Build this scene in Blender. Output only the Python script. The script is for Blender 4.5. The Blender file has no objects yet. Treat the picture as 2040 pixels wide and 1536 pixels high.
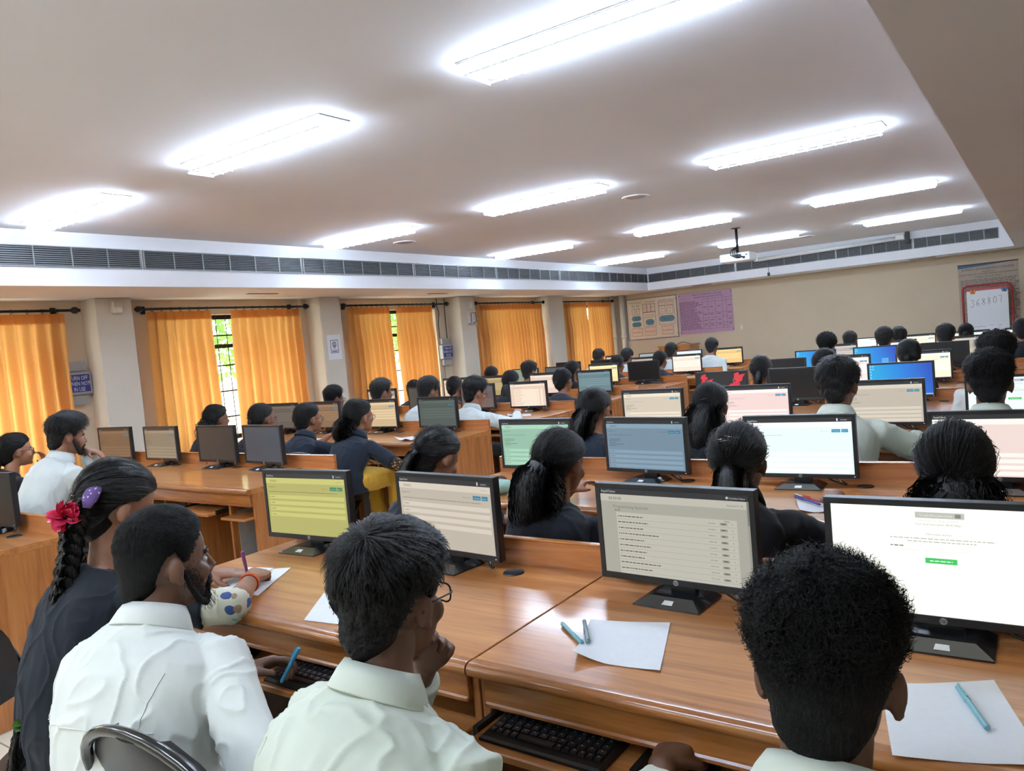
import bpy, bmesh, math, random
from math import sin, cos, pi, sqrt, radians as RAD
from mathutils import Vector, Matrix, noise
V = Vector
SC = bpy.context.scene
COL = SC.collection
random.seed(7)

# ------------------------------------------------------------------ camera
cam_d = bpy.data.cameras.new('camera')
cam_d.sensor_width = 36.0
cam_d.lens = 1519.65 / 2040 * 36
cam_d.clip_start = 0.02
cam = bpy.data.objects.new('camera', cam_d)
COL.objects.link(cam)
_yaw, _pit, _rol = -0.6129, -0.05769, -0.08986
_f = V((sin(_yaw) * cos(_pit), cos(_yaw) * cos(_pit), sin(_pit)))
_r = V((cos(_yaw), -sin(_yaw), 0))
_u = _r.cross(_f)
_r2 = cos(_rol) * _r + sin(_rol) * _u
_u2 = -sin(_rol) * _r + cos(_rol) * _u
CAMZ = 1.43
cam.matrix_world = Matrix(((_r2.x, _u2.x, -_f.x, 0), (_r2.y, _u2.y, -_f.y, 0), (_r2.z, _u2.z, -_f.z, CAMZ), (0, 0, 0, 1)))
SC.camera = cam

# ------------------------------------------------------------------ world, exposure
SC.view_settings.view_transform = 'Standard'
SC.view_settings.look = 'None'
SC.view_settings.gamma = 1.0
SC.view_settings.use_curve_mapping = False
SC.view_settings.exposure = 0.38
W = bpy.data.worlds.new('sky')
SC.world = W
W.use_nodes = True
bgn = W.node_tree.nodes['Background']
bgn.inputs[0].default_value = (0.92, 1.0, 0.98, 1)
bgn.inputs[1].default_value = 8.0
TUBE_STRENGTH = 78.0      # fluorescent tubes
SCREEN_GAIN = 0.92         # monitor brightness

# daylight through the five windows: sampling portals only (they add no light of their own)
WIN = [(0.9, 3.42), (4.55, 6.36), (7.42, 9.14), (10.32, 11.95), (13.12, 14.68)]
WALLX = -7.77
for _a, _b in WIN:
    ld = bpy.data.lights.new('window_portal', 'AREA')
    ld.shape = 'RECTANGLE'; ld.size = _b - _a; ld.size_y = 1.45
    ld.cycles.is_portal = True
    lo = bpy.data.objects.new('window_portal', ld)
    lo.location = (WALLX - 0.3, (_a + _b) / 2, 1.31)
    lo.rotation_euler = (pi / 2, 0, -pi / 2)
    COL.objects.link(lo)

# ------------------------------------------------------------------ helpers
def lin(c):
    return tuple(((x / 255) / 12.92 if x / 255 <= 0.04045 else ((x / 255 + 0.055) / 1.055) ** 2.4) for x in c)

class N:
    """tiny node helper"""
    def __init__(s, name):
        s.m = bpy.data.materials.new(name); s.m.use_nodes = True
        s.t = s.m.node_tree; s.n = s.t.nodes; s.b = s.n['Principled BSDF']
    def new(s, typ, **kw):
        n = s.n.new(typ)
        for k, v in kw.items():
            if isinstance(k, str) and hasattr(n, k): setattr(n, k, v)
        return n
    def link(s, a, b): s.t.links.new(a, b)
    def coords(s, scale=(1, 1, 1), kind='Object', rot=(0, 0, 0)):
        tc = s.new('ShaderNodeTexCoord'); mp = s.new('ShaderNodeMapping')
        mp.inputs['Scale'].default_value = scale; mp.inputs['Rotation'].default_value = rot
        s.link(tc.outputs[kind], mp.inputs[0]); return mp.outputs[0]
    def noise(s, co, scale, detail=4, rough=0.5, dist=0.0):
        n = s.new('ShaderNodeTexNoise'); n.inputs['Scale'].default_value = scale
        n.inputs['Detail'].default_value = detail; n.inputs['Roughness'].default_value = rough
        n.inputs['Distortion'].default_value = dist
        s.link(co, n.inputs['Vector']); return n.outputs['Fac']
    def ramp(s, fac, stops):
        r = s.new('ShaderNodeValToRGB'); e = r.color_ramp.elements
        while len(e) < len(stops): e.new(0.5)
        for el, (p, c) in zip(e, stops): el.position = p; el.color = (*c, 1) if len(c) == 3 else c
        s.link(fac, r.inputs[0]); return r.outputs[0]
    def bump(s, h, strength=0.3, dist=0.01):
        b = s.new('ShaderNodeBump'); b.inputs['Strength'].default_value = strength
        b.inputs['Distance'].default_value = dist
        s.link(h, b.inputs['Height']); s.link(b.outputs[0], s.b.inputs['Normal'])
    def set(s, **kw):
        for k, v in kw.items():
            k = k.replace('_', ' ')
            s.b.inputs[k].default_value = (*v, 1) if isinstance(v, tuple) and len(v) == 3 else v
        return s

def plain(name, rgb, rough=0.5, metal=0.0, var=0.06, scale=30, bump=0.0, coat=0.0, spec=0.5):
    """flat colour with a slight procedural unevenness"""
    k = N(name); c = lin(rgb)
    co = k.coords()
    f = k.noise(co, scale, 3)
    lo = tuple(max(0, x * (1 - var)) for x in c); hi = tuple(min(1, x * (1 + var)) for x in c)
    k.link(k.ramp(f, [(0.3, lo), (0.7, hi)]), k.b.inputs['Base Color'])
    k.set(Roughness=rough, Metallic=metal)
    k.b.inputs['Coat Weight'].default_value = coat
    k.b.inputs['Specular IOR Level'].default_value = spec
    if bump: k.bump(f, bump, 0.004)
    return k.m

def emis(name, rgb, strength=1.0, base=(0, 0, 0)):
    k = N(name); c = lin(rgb)
    k.set(Base_Color=base, Roughness=0.35)
    k.b.inputs['Emission Color'].default_value = (*c, 1)
    k.b.inputs['Emission Strength'].default_value = strength
    return k.m

class MB:
    """collects geometry and links it as ONE mesh object"""
    def __init__(s): s.v = []; s.f = []; s.m = []; s.X = None
    def add(s, vs, fs, m=0):
        o = len(s.v)
        if s.X is not None: vs = [s.X @ V(p) for p in vs]
        s.v.extend([tuple(p) for p in vs]); s.f.extend([tuple(i + o for i in f) for f in fs]); s.m.extend([m] * len(fs))
        return s
    def box(s, x0, x1, y0, y1, z0, z1, m=0, c=0.0):
        if c <= 0:
            vs = [(x, y, z) for z in (z0, z1) for y in (y0, y1) for x in (x0, x1)]
            return s.add(vs, [(0, 2, 3, 1), (4, 5, 7, 6), (0, 1, 5, 4), (2, 6, 7, 3), (0, 4, 6, 2), (1, 3, 7, 5)], m)
        bm = bmesh.new()
        for x, sx in ((x0, 1), (x1, -1)):
            for y, sy in ((y0, 1), (y1, -1)):
                for z, sz in ((z0, 1), (z1, -1)):
                    bm.verts.new((x, y + sy * c, z + sz * c)); bm.verts.new((x + sx * c, y, z + sz * c)); bm.verts.new((x + sx * c, y + sy * c, z))
        r = bmesh.ops.convex_hull(bm, input=bm.verts[:])
        return s.bm(bm, m)
    def bm(s, bm, m=0):
        bm.verts.index_update()
        bmesh.ops.recalc_face_normals(bm, faces=bm.faces[:])
        s.add([v.co.copy() for v in bm.verts], [[v.index for v in f.verts] for f in bm.faces], m)
        bm.free(); return s
    def rings(s, rs, m=0, caps=True, closed=True):
        n = len(rs[0]); vs = [p for r in rs for p in r]; fs = []
        for i in range(len(rs) - 1):
            for j in range(n if closed else n - 1):
                a = i * n + j; b = i * n + (j + 1) % n
                fs.append((a, b, b + n, a + n))
        if caps and closed:
            fs.append(tuple(range(n - 1, -1, -1))); fs.append(tuple((len(rs) - 1) * n + j for j in range(n)))
        return s.add(vs, fs, m)
    def tube(s, path, r, n=8, m=0, caps=True, flat=1.0, up=None, loop=False):
        path = [V(p) for p in path]; k = len(path)
        rr = r if isinstance(r, (list, tuple)) else [r] * k
        rs = []; nv = None
        for i, p in enumerate(path):
            if loop: t = path[(i + 1) % k] - path[i - 1]
            else: t = path[min(i + 1, k - 1)] - path[max(i - 1, 0)]
            t = t.normalized() if t.length > 1e-9 else V((0, 0, 1))
            if nv is None:
                a = V(up) if up else (V((0, 0, 1)) if abs(t.z) < 0.9 else V((1, 0, 0)))
                nv = a - t * a.dot(t); nv.normalize()
            else:
                nv = nv - t * nv.dot(t)
                nv = nv.normalized() if nv.length > 1e-6 else t.orthogonal().normalized()
            b = t.cross(nv)
            rs.append([p + (nv * cos(2 * pi * j / n) * flat + b * sin(2 * pi * j / n)) * rr[i] for j in range(n)])
        if loop: return s.rings(rs + [rs[0]], m, False)
        return s.rings(rs, m, caps)
    def lathe(s, prof, n=20, m=0, c=(0, 0, 0), axis='z'):
        rs = []
        for r, h in prof:
            ring = []
            for j in range(n):
                a = 2 * pi * j / n; x, y = r * cos(a), r * sin(a)
                p = (x, y, h) if axis == 'z' else ((h, x, y) if axis == 'x' else (y, h, x))
                ring.append((c[0] + p[0], c[1] + p[1], c[2] + p[2]))
            rs.append(ring)
        return s.rings(rs, m, True)
    def ell(s, c, r, n=14, k=9, m=0, R=None):
        rs = []
        for i in range(k + 1):
            a = pi * (i + 0.001 if i == 0 else (i - 0.001 if i == k else i)) / k
            ring = []
            for j in range(n):
                b = 2 * pi * j / n
                p = V((r[0] * sin(a) * cos(b), r[1] * sin(a) * sin(b), -r[2] * cos(a)))
                if R: p = R @ p
                ring.append(V(c) + p)
            rs.append(ring)
        return s.rings(rs, m, True)
    def quad(s, a, b, c, d, m=0): return s.add([a, b, c, d], [(0, 1, 2, 3)], m)
    def text(s, body, size, org, xdir=(1, 0, 0), ydir=(0, 0, 1), m=0, align='CENTER', sx=1.0):
        vs, fs = text_geo(body, align)
        xd, yd = V(xdir), V(ydir)
        return s.add([V(org) + xd * (p[0] * size * sx) + yd * (p[1] * size) for p in vs], fs, m)
    def mesh(s, name, mats, smooth=False, angle=None):
        me = bpy.data.meshes.new(name)
        me.from_pydata(s.v, [], s.f); me.update()
        mats = mats if isinstance(mats, (list, tuple)) else [mats]
        for k in mats: me.materials.append(k)
        if len(mats) > 1: me.polygons.foreach_set('material_index', s.m)
        if smooth: me.polygons.foreach_set('use_smooth', [True] * len(me.polygons))
        if smooth and angle: me.set_sharp_from_angle(angle=RAD(angle))
        return me
    def build(s, name, mats, parent=None, smooth=False, angle=None, loc=None, rot=None):
        return link(name, s.mesh(name, mats, smooth, angle), parent, loc, rot)

def link(name, me, parent=None, loc=None, rot=None):
    o = bpy.data.objects.new(name, me); COL.objects.link(o)
    if parent is not None: o.parent = parent
    if loc is not None: o.location = loc
    if rot is not None: o.rotation_euler = rot
    return o

_TXT = {}
def text_geo(body, align='CENTER'):
    if (body, align) not in _TXT:
        cu = bpy.data.curves.new('t', 'FONT'); cu.body = body; cu.align_x = align; cu.size = 1; cu.resolution_u = 2
        o = bpy.data.objects.new('t', cu); COL.objects.link(o)
        dg = bpy.context.evaluated_depsgraph_get()
        me = bpy.data.meshes.new_from_object(o.evaluated_get(dg))
        _TXT[(body, align)] = ([tuple(v.co) for v in me.vertices], [tuple(p.vertices) for p in me.polygons])
        bpy.data.objects.remove(o); bpy.data.curves.remove(cu); bpy.data.meshes.remove(me)
    return _TXT[(body, align)]

def tag(o, label=None, cat=None, group=None, kind=None):
    if label: o['label'] = label
    if cat: o['category'] = cat
    if group: o['group'] = group
    if kind: o['kind'] = kind
    return o

def thing(name, label, cat, loc=(0, 0, 0), rz=0.0, group=None):
    o = bpy.data.objects.new(name, None); COL.objects.link(o)
    o.empty_display_size = 0.05
    o.location = loc; o.rotation_euler = (0, 0, rz)
    return tag(o, label, cat, group)

def struct(name, mb, mats, smooth=False):
    return tag(mb.build(name, mats, None, smooth), name.replace('_', ' '), name.split('_')[0], None, 'structure')

KIDS = {}
def copy_tree(o, parent=None):
    c = o.copy(); COL.objects.link(c)
    if parent is not None: c.parent = parent
    for ch in [x for x in o.children]:
        copy_tree(ch, c)
    return c

# ------------------------------------------------------------------ materials
def wood(name, dark, mid, light, rot=(0, 0, 0), stretch=(0.9, 14, 14), rough=0.3, coat=0.35):
    k = N(name)
    oi = k.new('ShaderNodeObjectInfo')
    tc = k.new('ShaderNodeTexCoord'); add = k.new('ShaderNodeVectorMath', operation='ADD')
    comb = k.new('ShaderNodeCombineXYZ')
    mul = k.new('ShaderNodeMath', operation='MULTIPLY'); mul.inputs[1].default_value = 7.3
    k.link(oi.outputs['Random'], mul.inputs[0]); k.link(mul.outputs[0], comb.inputs[0]); k.link(mul.outputs[0], comb.inputs[1])
    k.link(tc.outputs['Object'], add.inputs[0]); k.link(comb.outputs[0], add.inputs[1])
    mp = k.new('ShaderNodeMapping'); mp.inputs['Scale'].default_value = stretch; mp.inputs['Rotation'].default_value = rot
    k.link(add.outputs[0], mp.inputs[0])
    f1 = k.noise(mp.outputs[0], 2.2, 6, 0.62, 0.5)
    f2 = k.noise(mp.outputs[0], 9, 3, 0.5)
    mx = k.new('ShaderNodeMath', operation='MULTIPLY_ADD'); mx.inputs[1].default_value = 0.28
    k.link(f2, mx.inputs[0]); k.link(f1, mx.inputs[2])
    col = k.ramp(mx.outputs[0], [(0.42, lin(dark)), (0.62, lin(mid)), (0.85, lin(light))])
    k.link(col, k.b.inputs['Base Color'])
    k.set(Roughness=rough); k.b.inputs['Coat Weight'].default_value = coat; k.b.inputs['Coat Roughness'].default_value = 0.12
    return k.m
M = {}
M['wood'] = wood('desk_laminate', (146, 88, 44), (176, 114, 62), (196, 134, 78))
M['wood_v'] = wood('desk_laminate_upright', (138, 82, 40), (168, 106, 56), (188, 126, 72), stretch=(14, 14, 0.9))
M['lip'] = wood('desk_edge_lipping', (128, 74, 34), (158, 98, 48), (180, 118, 62), rough=0.25, coat=0.5)
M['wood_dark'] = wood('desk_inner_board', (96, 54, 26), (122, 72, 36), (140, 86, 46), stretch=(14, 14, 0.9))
M['grey_lam'] = plain('grey_laminate', (172, 170, 166), 0.5)
M['wall'] = plain('cream_wall_paint', (214, 201, 180), 0.75, var=0.03, scale=2.2, bump=0.05)
M['wall_front'] = plain('beige_wall_paint', (204, 186, 160), 0.75, var=0.03, scale=2.0, bump=0.05)
M['column'] = plain('white_column_paint', (216, 208, 194), 0.7, var=0.03, scale=3)
M['ceil'] = plain('ceiling_paint', (240, 240, 244), 0.8, var=0.02, scale=1.2)
M['white'] = plain('white_enamel', (232, 232, 230), 0.35)
M['black'] = plain('black_plastic', (22, 22, 24), 0.38, var=0.15)
M['bezel'] = plain('monitor_bezel', (24, 25, 28), 0.42, var=0.12)
M['gloss'] = plain('black_gloss', (16, 16, 18), 0.12, var=0.1, coat=0.6)
M['chrome'] = plain('chrome', (200, 200, 205), 0.15, 1.0)
M['steel'] = plain('grey_steel', (150, 152, 152), 0.4, 0.3)
M['mcb'] = plain('grey_powder_coat', (158, 160, 162), 0.5)
M['iron'] = plain('black_iron', (28, 26, 26), 0.45, 0.2)
M['navy'] = plain('navy_sign', (28, 38, 112), 0.4)
M['ink'] = plain('ink', (40, 40, 48), 0.6)
M['paper'] = plain('white_paper', (236, 238, 242), 0.85, var=0.015, scale=60)
M['sticker'] = plain('sticker_white', (222, 224, 226), 0.6)
M['floor'] = None
def tile_mat():
    k = N('floor_tiles'); co = k.coords((1, 1, 1))
    br = k.new('ShaderNodeTexBrick'); br.offset = 0.0; br.inputs['Scale'].default_value = 1.0
    br.inputs['Brick Width'].default_value = 0.6; br.inputs['Row Height'].default_value = 0.6; br.inputs['Mortar Size'].default_value = 0.004
    br.inputs['Color1'].default_value = (*lin((218, 208, 188)), 1); br.inputs['Color2'].default_value = (*lin((224, 214, 196)), 1)
    br.inputs['Mortar'].default_value = (*lin((150, 140, 124)), 1)
    k.link(co, br.inputs['Vector']); k.link(br.outputs[0], k.b.inputs['Base Color'])
    k.set(Roughness=0.22); return k.m
M['floor'] = tile_mat()
def curtain_mat():
    k = N('orange_curtain_cloth'); co = k.coords((90, 90, 60))
    f = k.noise(co, 3.0, 3)
    c = k.ramp(f, [(0.3, lin((210, 154, 88))), (0.7, lin((228, 172, 106)))])
    tr = k.new('ShaderNodeBsdfTranslucent'); mix = k.new('ShaderNodeMixShader'); mix.inputs[0].default_value = 0.62
    k.link(c, k.b.inputs['Base Color']); k.link(c, tr.inputs['Color'])
    k.set(Roughness=0.8); k.b.inputs['Sheen Weight'].default_value = 0.15
    k.bump(f, 0.15, 0.002)
    out = k.n['Material Output']
    k.link(k.b.outputs[0], mix.inputs[1]); k.link(tr.outputs[0], mix.inputs[2]); k.link(mix.outputs[0], out.inputs[0])
    return k.m
M['curtain'] = curtain_mat()
def glass_mat():
    k = N('window_glass'); k.set(Base_Color=(0.95, 1, 0.98), Roughness=0.02)
    tr = k.new('ShaderNodeBsdfTransparent'); mix = k.new('ShaderNodeMixShader'); mix.inputs[0].default_value = 0.92
    out = k.n['Material Output']
    k.link(k.b.outputs[0], mix.inputs[1]); k.link(tr.outputs[0], mix.inputs[2]); k.link(mix.outputs[0], out.inputs[0]); return k.m
M['glass'] = glass_mat()
# ------------------------------------------------------------------ the room
CZ, SZ = 2.65, 2.207            # recess ceiling, underside of the bulkheads
SX, SY, RX = -6.54, 14.37, -0.335   # faces of left, front and right bulkheads
FY, BY, EX = 15.15, -2.6, 2.6
b = MB(); b.box(WALLX - 0.25, EX + 0.2, BY - 0.2, FY + 0.2, -0.1, 0.0); struct('floor', b, M['floor'])
b = MB(); b.box(SX - 0.05, RX + 0.05, BY - 0.2, SY + 0.05, CZ, CZ + 0.1); struct('ceiling', b, M['ceil'])
b = MB(); b.box(WALLX - 0.25, SX, BY - 0.2, FY + 0.2, SZ, CZ + 0.1); struct('trim_1', b, M['ceil'])['label'] = 'long white bulkhead along the window wall holding the air grilles'
b = MB(); b.box(SX, RX, SY, FY + 0.2, SZ, CZ + 0.1); struct('trim_2', b, M['ceil'])['label'] = 'white bulkhead across the front wall holding the air grilles'
b = MB(); b.box(RX, EX + 0.2, BY - 0.2, FY + 0.2, SZ, CZ + 0.1); struct('trim_3', b, M['ceil'])['label'] = 'lowered ceiling strip at the upper right of the photo'
# left wall with its window openings
b = MB(); x0, x1 = WALLX - 0.22, WALLX
ed = [BY - 0.2] + [e for w in WIN for e in w] + [FY + 0.2]
for i in range(0, len(ed), 2): b.box(x0, x1, ed[i], ed[i + 1], 0, SZ)
for a, c in WIN:
    b.box(x0, x1, a, c, 0, 0.58); b.box(x0, x1, a, c, 2.04, SZ)
struct('wall_left', b, M['wall'])
b = MB(); b.box(WALLX, EX + 0.2, FY, FY + 0.2, 0, SZ); struct('wall_front', b, M['wall_front'])
b = MB(); b.box(EX, EX + 0.2, BY, FY, 0, SZ); struct('wall_right', b, M['wall'])
b = MB(); b.box(WALLX, EX, BY - 0.2, BY, 0, SZ); struct('wall_back', b, M['wall'])
for i, (y0, y1) in enumerate(((3.80, 4.17), (6.60, 6.95), (9.44, 9.83), (12.05, 12.6))):
    b = MB(); b.box(WALLX, -7.5, y0, y1, 0, SZ, c=0.008)
    o = struct('trim_%d' % (i + 4), b, M['column'])
    o['label'] = ['white column beside the nearest grey switch box', 'white column carrying the printed emblem sheet', 'white column with the wire loop bracket', 'white column between the two farthest curtained windows'][i]

# windows: frame, panes, iron grille
for i, (a, c) in enumerate(WIN):
    w = bpy.data.objects.new('window_%d' % (i + 1), None); COL.objects.link(w)
    w.location = (WALLX - 0.14, (a + c) / 2, 0)
    tag(w, ['window behind the leftmost curtain', 'window with a gap between curtains and green trees outside', 'window with a narrow gap between curtains above the printed sheet column', 'fourth window from the left, almost closed by curtains', 'farthest window, beside the front wall'][i], 'window', None, 'structure')
    h = (c - a) / 2; z0, z1 = 0.58, 2.04
    f = MB()
    f.box(-0.03, 0.03, -h, -h + 0.05, z0, z1); f.box(-0.03, 0.03, h - 0.05, h, z0, z1)
    f.box(-0.03, 0.03, -h, h, z0, z0 + 0.05); f.box(-0.03, 0.03, -h, h, z1 - 0.05, z1)
    f.box(-0.025, 0.025, -h, h, 1.66, 1.70)
    for q in (-h / 3, h / 3): f.box(-0.025, 0.025, q - 0.02, q + 0.02, z0, z1)
    f.build('window_frame', M['iron'], w)
    g = MB(); g.box(-0.003, 0.003, -h + 0.04, h - 0.04, z0 + 0.04, z1 - 0.04); g.build('window_pane', M['glass'], w)
    r = MB(); k = int((c - a) / 0.125)
    for q in range(1, k): y = -h + (c - a) * q / k; r.tube([(0.07, y, z0), (0.07, y, z1)], 0.005, 6)
    for z in (0.85, 1.15, 1.45, 1.66, 1.80): r.box(0.065, 0.075, -h, h, z - 0.008, z + 0.008)
    r.build('window_grille', M['iron'], w)

# air grilles in the bulkheads
def air_grille(name, n_div, L, label, loc, rz, clip=None):
    t = thing(name, label, 'vent', loc, rz, None)
    h = L / 2
    bk = MB(); bk.box(-h, h, -0.004, 0.0, -0.078, 0.078); bk.build('backing', M_grille_dark, t)
    f = MB()
    for z in (-0.085, 0.078): f.box(-h, h, -0.014, -0.0, z, z + 0.008)
    for x in (-h, h - 0.012): f.box(x, x + 0.012, -0.014, -0.0, -0.085, 0.086)
    f.build('frame', M['steel'], t)
    s = MB()
    for i in range(9):
        z = -0.068 + i * 0.017
        s.add([(-h, -0.012, z - 0.002), (h, -0.012, z - 0.002), (h, -0.004, z + 0.003), (-h, -0.004, z + 0.003), (-h, -0.012, z - 0.0035), (h, -0.012, z - 0.0035)], [(0, 1, 2, 3), (4, 5, 1, 0), (3, 2, 5, 4)])
    s.build('slats', M['steel'], t)
    for i in range(1, n_div):
        x = -h + L * i / n_div; d = MB(); d.box(x - 0.004, x + 0.004, -0.0135, -0.003, -0.078, 0.078); d.build('divider', M['steel'], t)
    return t
M_grille_dark = plain('grille_shadow', (44, 44, 48), 0.7)
ys = [0.19 + 1.79 * i for i in range(8)]
for i, y in enumerate(ys):
    air_grille('air_grille', 6, 1.77, '%s air conditioning grille panel in the window side bulkhead' % ['nearest (outside the left edge)', 'left-edge', 'second visible', 'third visible', 'fourth visible', 'fifth visible', 'sixth visible', 'farthest'][i], (SX, y + 0.9, 2.444), pi / 2)['group'] = 'window side air grilles'
for i in range(4):
    L = [1.77, 1.77, 1.2, 1.2][i]; x = [-5.62, -3.83, -2.34, -1.13][i]
    air_grille('air_grille', 6, L, '%s air conditioning grille panel in the front bulkhead' % ['leftmost', 'second', 'third', 'rightmost'][i], (x, SY, 2.444), 0)['group'] = 'front air grilles'

# recessed fluorescent fittings
M['tube'] = emis('lit_fluorescent_tube', (212, 232, 255), TUBE_STRENGTH, (0.8, 0.8, 0.8))
M['louver'] = plain('white_louvre', (240, 242, 245), 0.3)
def make_light():
    t = thing('ceiling_light', 'x', 'light', (0, 0, 0))
    f = MB()
    f.box(-0.61, 0.61, -0.105, 0.105, -0.004, 0.0)
    for x in (-0.61, 0.605): f.box(x, x + 0.005, -0.10, 0.10, -0.008, 0.0)
    for y in (-0.098, 0.095): f.box(-0.61, 0.61, y, y + 0.003, -0.007, 0.0)
    f.build('housing', M['louver'], t)
    for y in (-0.045, 0.045):
        k = MB(); k.tube([(-0.595, y, -0.034), (0.595, y, -0.034)], 0.013, 10); k.build('tube', M['tube'], t, True)
    l = MB()
    for i in range(13):
        x = -0.57 + i * 0.095
        l.add([(x - 0.004, -0.085, -0.048), (x + 0.004, -0.085, -0.048), (x + 0.004, 0.085, -0.048), (x - 0.004, 0.085, -0.048), (x - 0.001, -0.085, -0.066), (x + 0.001, -0.085, -0.066), (x + 0.001, 0.085, -0.066), (x - 0.001, 0.085, -0.066)],
              [(0, 1, 2, 3), (4, 7, 6, 5), (0, 4, 5, 1), (1, 5, 6, 2), (2, 6, 7, 3), (3, 7, 4, 0)])
    for y in (-0.0865, 0.0835): l.box(-0.585, 0.585, y, y + 0.003, -0.058, -0.05)
    l.build('louvre', M['louver'], t)
    return t
LX = (-5.67, -3.53, -1.43); LY = (2.80, 5.72, 8.84, 11.83)
proto = make_light()
first = True
rowname = ['nearest', 'second', 'third', 'farthest']
colname = ['window side', 'middle', 'right-hand']
for j, y in enumerate(LY + (-0.2,)):
    for i, x in enumerate(LX):
        o = proto if first else copy_tree(proto); first = False
        o.location = (x, y, CZ)
        o['label'] = ('lit twin tube ceiling light, %s line, %s from the camera' % (colname[i], rowname[j])) if j < 4 else 'lit twin tube ceiling light behind the photographer, %s line' % colname[i]
        o['group'] = 'fluorescent ceiling lights'
# round ceiling speakers
for i, (x, y) in enumerate(((-3.03, 6.55), (-5.87, 6.5), (-3.0, 12.6), (-5.93, 12.55))):
    t = thing('ceiling_speaker', ['round flush ceiling speaker in the open middle of the ceiling', 'round flush ceiling speaker above the second window side light', 'round flush ceiling speaker between the far right lights', 'round flush ceiling speaker near the far left lights'][i], 'speaker', (x, y, CZ), 0, 'ceiling speakers')
    a = MB(); a.lathe([(0.0, -0.002), (0.09, -0.004), (0.125, -0.008), (0.13, 0.0)], 24); a.build('rim', M['ceil'], t, True, 40)
    a = MB(); a.lathe([(0.0, -0.011), (0.085, -0.008), (0.09, -0.003)], 24); a.build('mesh_cover', plain('speaker_mesh', (186, 178, 170), 0.7), t, True, 40)

# curtains on iron rods
CURT = [  # rod y0,y1, then panels (y0,y1 top, y0,y1 bottom)
    ((1.2, 3.63), [(1.35, 3.56, 1.35, 3.57, 17)]),
    ((4.32, 6.43), [(4.38, 5.13, 4.36, 5.16, 7), (5.39, 6.38, 5.36, 6.40, 9)]),
    ((7.13, 9.21), [(7.18, 7.96, 7.20, 8.02, 8), (8.13, 8.87, 8.12, 8.92, 8)]),
    ((10.02, 12.03), [(10.05, 10.97, 10.1, 11.02, 9), (11.0, 11.98, 11.05, 12.0, 10)]),
    ((12.76, 14.79), [(12.8, 13.66, 12.84, 13.72, 8), (13.77, 14.7, 13.78, 14.74, 9)])]
RODX, RODZ = -7.6, 2.1
cn = ['at the left edge of the photo', 'of the second window', 'of the third window', 'of the fourth window', 'of the farthest window']
for wi, (rod, pans) in enumerate(CURT):
    t = thing('curtain_rod', 'black iron curtain rod with finials above curtains ' + cn[wi], 'curtain rod', (RODX, (rod[0] + rod[1]) / 2, RODZ), 0, 'curtain rods')
    h = (rod[1] - rod[0]) / 2
    a = MB(); a.tube([(0, -h, 0), (0, h, 0)], 0.013, 10); a.build('rod', M['iron'], t, True)
    for sg in (-1, 1):
        a = MB(); a.lathe([(0.0, -0.045), (0.012, -0.04), (0.03, -0.02), (0.034, 0.0), (0.03, 0.02), (0.014, 0.03), (0.018, 0.045), (0.0, 0.05)], 14, 0, (0, sg * (h + 0.03), 0), 'y'); a.build('finial', M['iron'], t, True)
        a = MB(); a.tube([(0, sg * (h - 0.1), 0), (-0.14, sg * (h - 0.1), 0)], 0.008, 8); a.box(-0.17, -0.14, sg * (h - 0.1) - 0.02, sg * (h - 0.1) + 0.02, -0.04, 0.04); a.build('bracket', M['iron'], t)
    rg = [yy for (p0, p1, _, _, k) in pans for yy in [p0 + (p1 - p0) * (q + 0.5) / k for q in range(k)]]
    for yy in rg:
        a = MB(); a.tube([(0.021 * cos(q * pi / 5), 0, 0.021 * sin(q * pi / 5) - 0.006) for q in range(10)], 0.003, 5, loop=True); a.build('ring', M['iron'], t, True, loc=(0, yy - (rod[0] + rod[1]) / 2, 0))
    for pi_, (p0, p1, q0, q1, k) in enumerate(pans):
        nu, nz = k * 12, 44; yc = (p0 + p1) / 2
        rnd = random.Random(wi * 7 + pi_)
        ph = [rnd.uniform(-0.6, 0.6) for _ in range(k + 1)]; am = [rnd.uniform(0.7, 1.25) for _ in range(k + 1)]
        vs = []
        for iz in range(nz + 1):
            s = iz / nz; z = RODZ - 0.03 - s * 2.0
            for iu in range(nu + 1):
                u = iu / nu; y = (p0 + (p1 - p0) * u) * (1 - s) + (q0 + (q1 - q0) * u) * s
                c = u * k; ci = min(int(c), k - 1); fr = c - ci
                A = (0.016 + 0.044 * min(1, s * 4)) * (am[ci] * (1 - fr) + am[ci + 1] * fr)
                pinch = math.exp(-((fr - 0.5) / 0.11) ** 2) * 0.03 * max(0, 1 - s / 0.12)
                drift = 0.35 * sin(s * 2.2 + ci * 1.7) * s
                x = A * cos(2 * pi * (c + 0.5) + ph[ci] * s * 1.5 + drift) * (1 - 0.25 * s) + pinch + 0.012 * noise.noise(V((y * 3, z * 1.2, wi)))
                y += 0.012 * sin(2 * pi * c + 1.0) * s
                vs.append((x, y - yc, z - RODZ))
        fs = [(r * (nu + 1) + q, r * (nu + 1) + q + 1, (r + 1) * (nu + 1) + q + 1, (r + 1) * (nu + 1) + q) for r in range(nz) for q in range(nu)]
        a = MB().add(vs, fs)
        o = a.build('curtain', M['curtain'], None, True, loc=(RODX, yc, RODZ))
        side = '' if len(pans) == 1 else ('left ' if pi_ == 0 else 'right ')
        hd = MB(); hv = []
        for iz in range(2):
            for iu in range(nu + 1): p = vs[iz * 2 * (nu + 1) + iu]; hv.append((p[0] - 0.004, p[1], p[2]))
        hd.add(hv, [(q, q + 1, nu + 2 + q, nu + 1 + q) for q in range(nu)]); hd.build('heading_tape', M['curtain'], o, True)
        tag(o, 'orange pleated %scurtain panel %s' % (side, cn[wi]), 'curtain', 'orange curtains')

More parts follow.
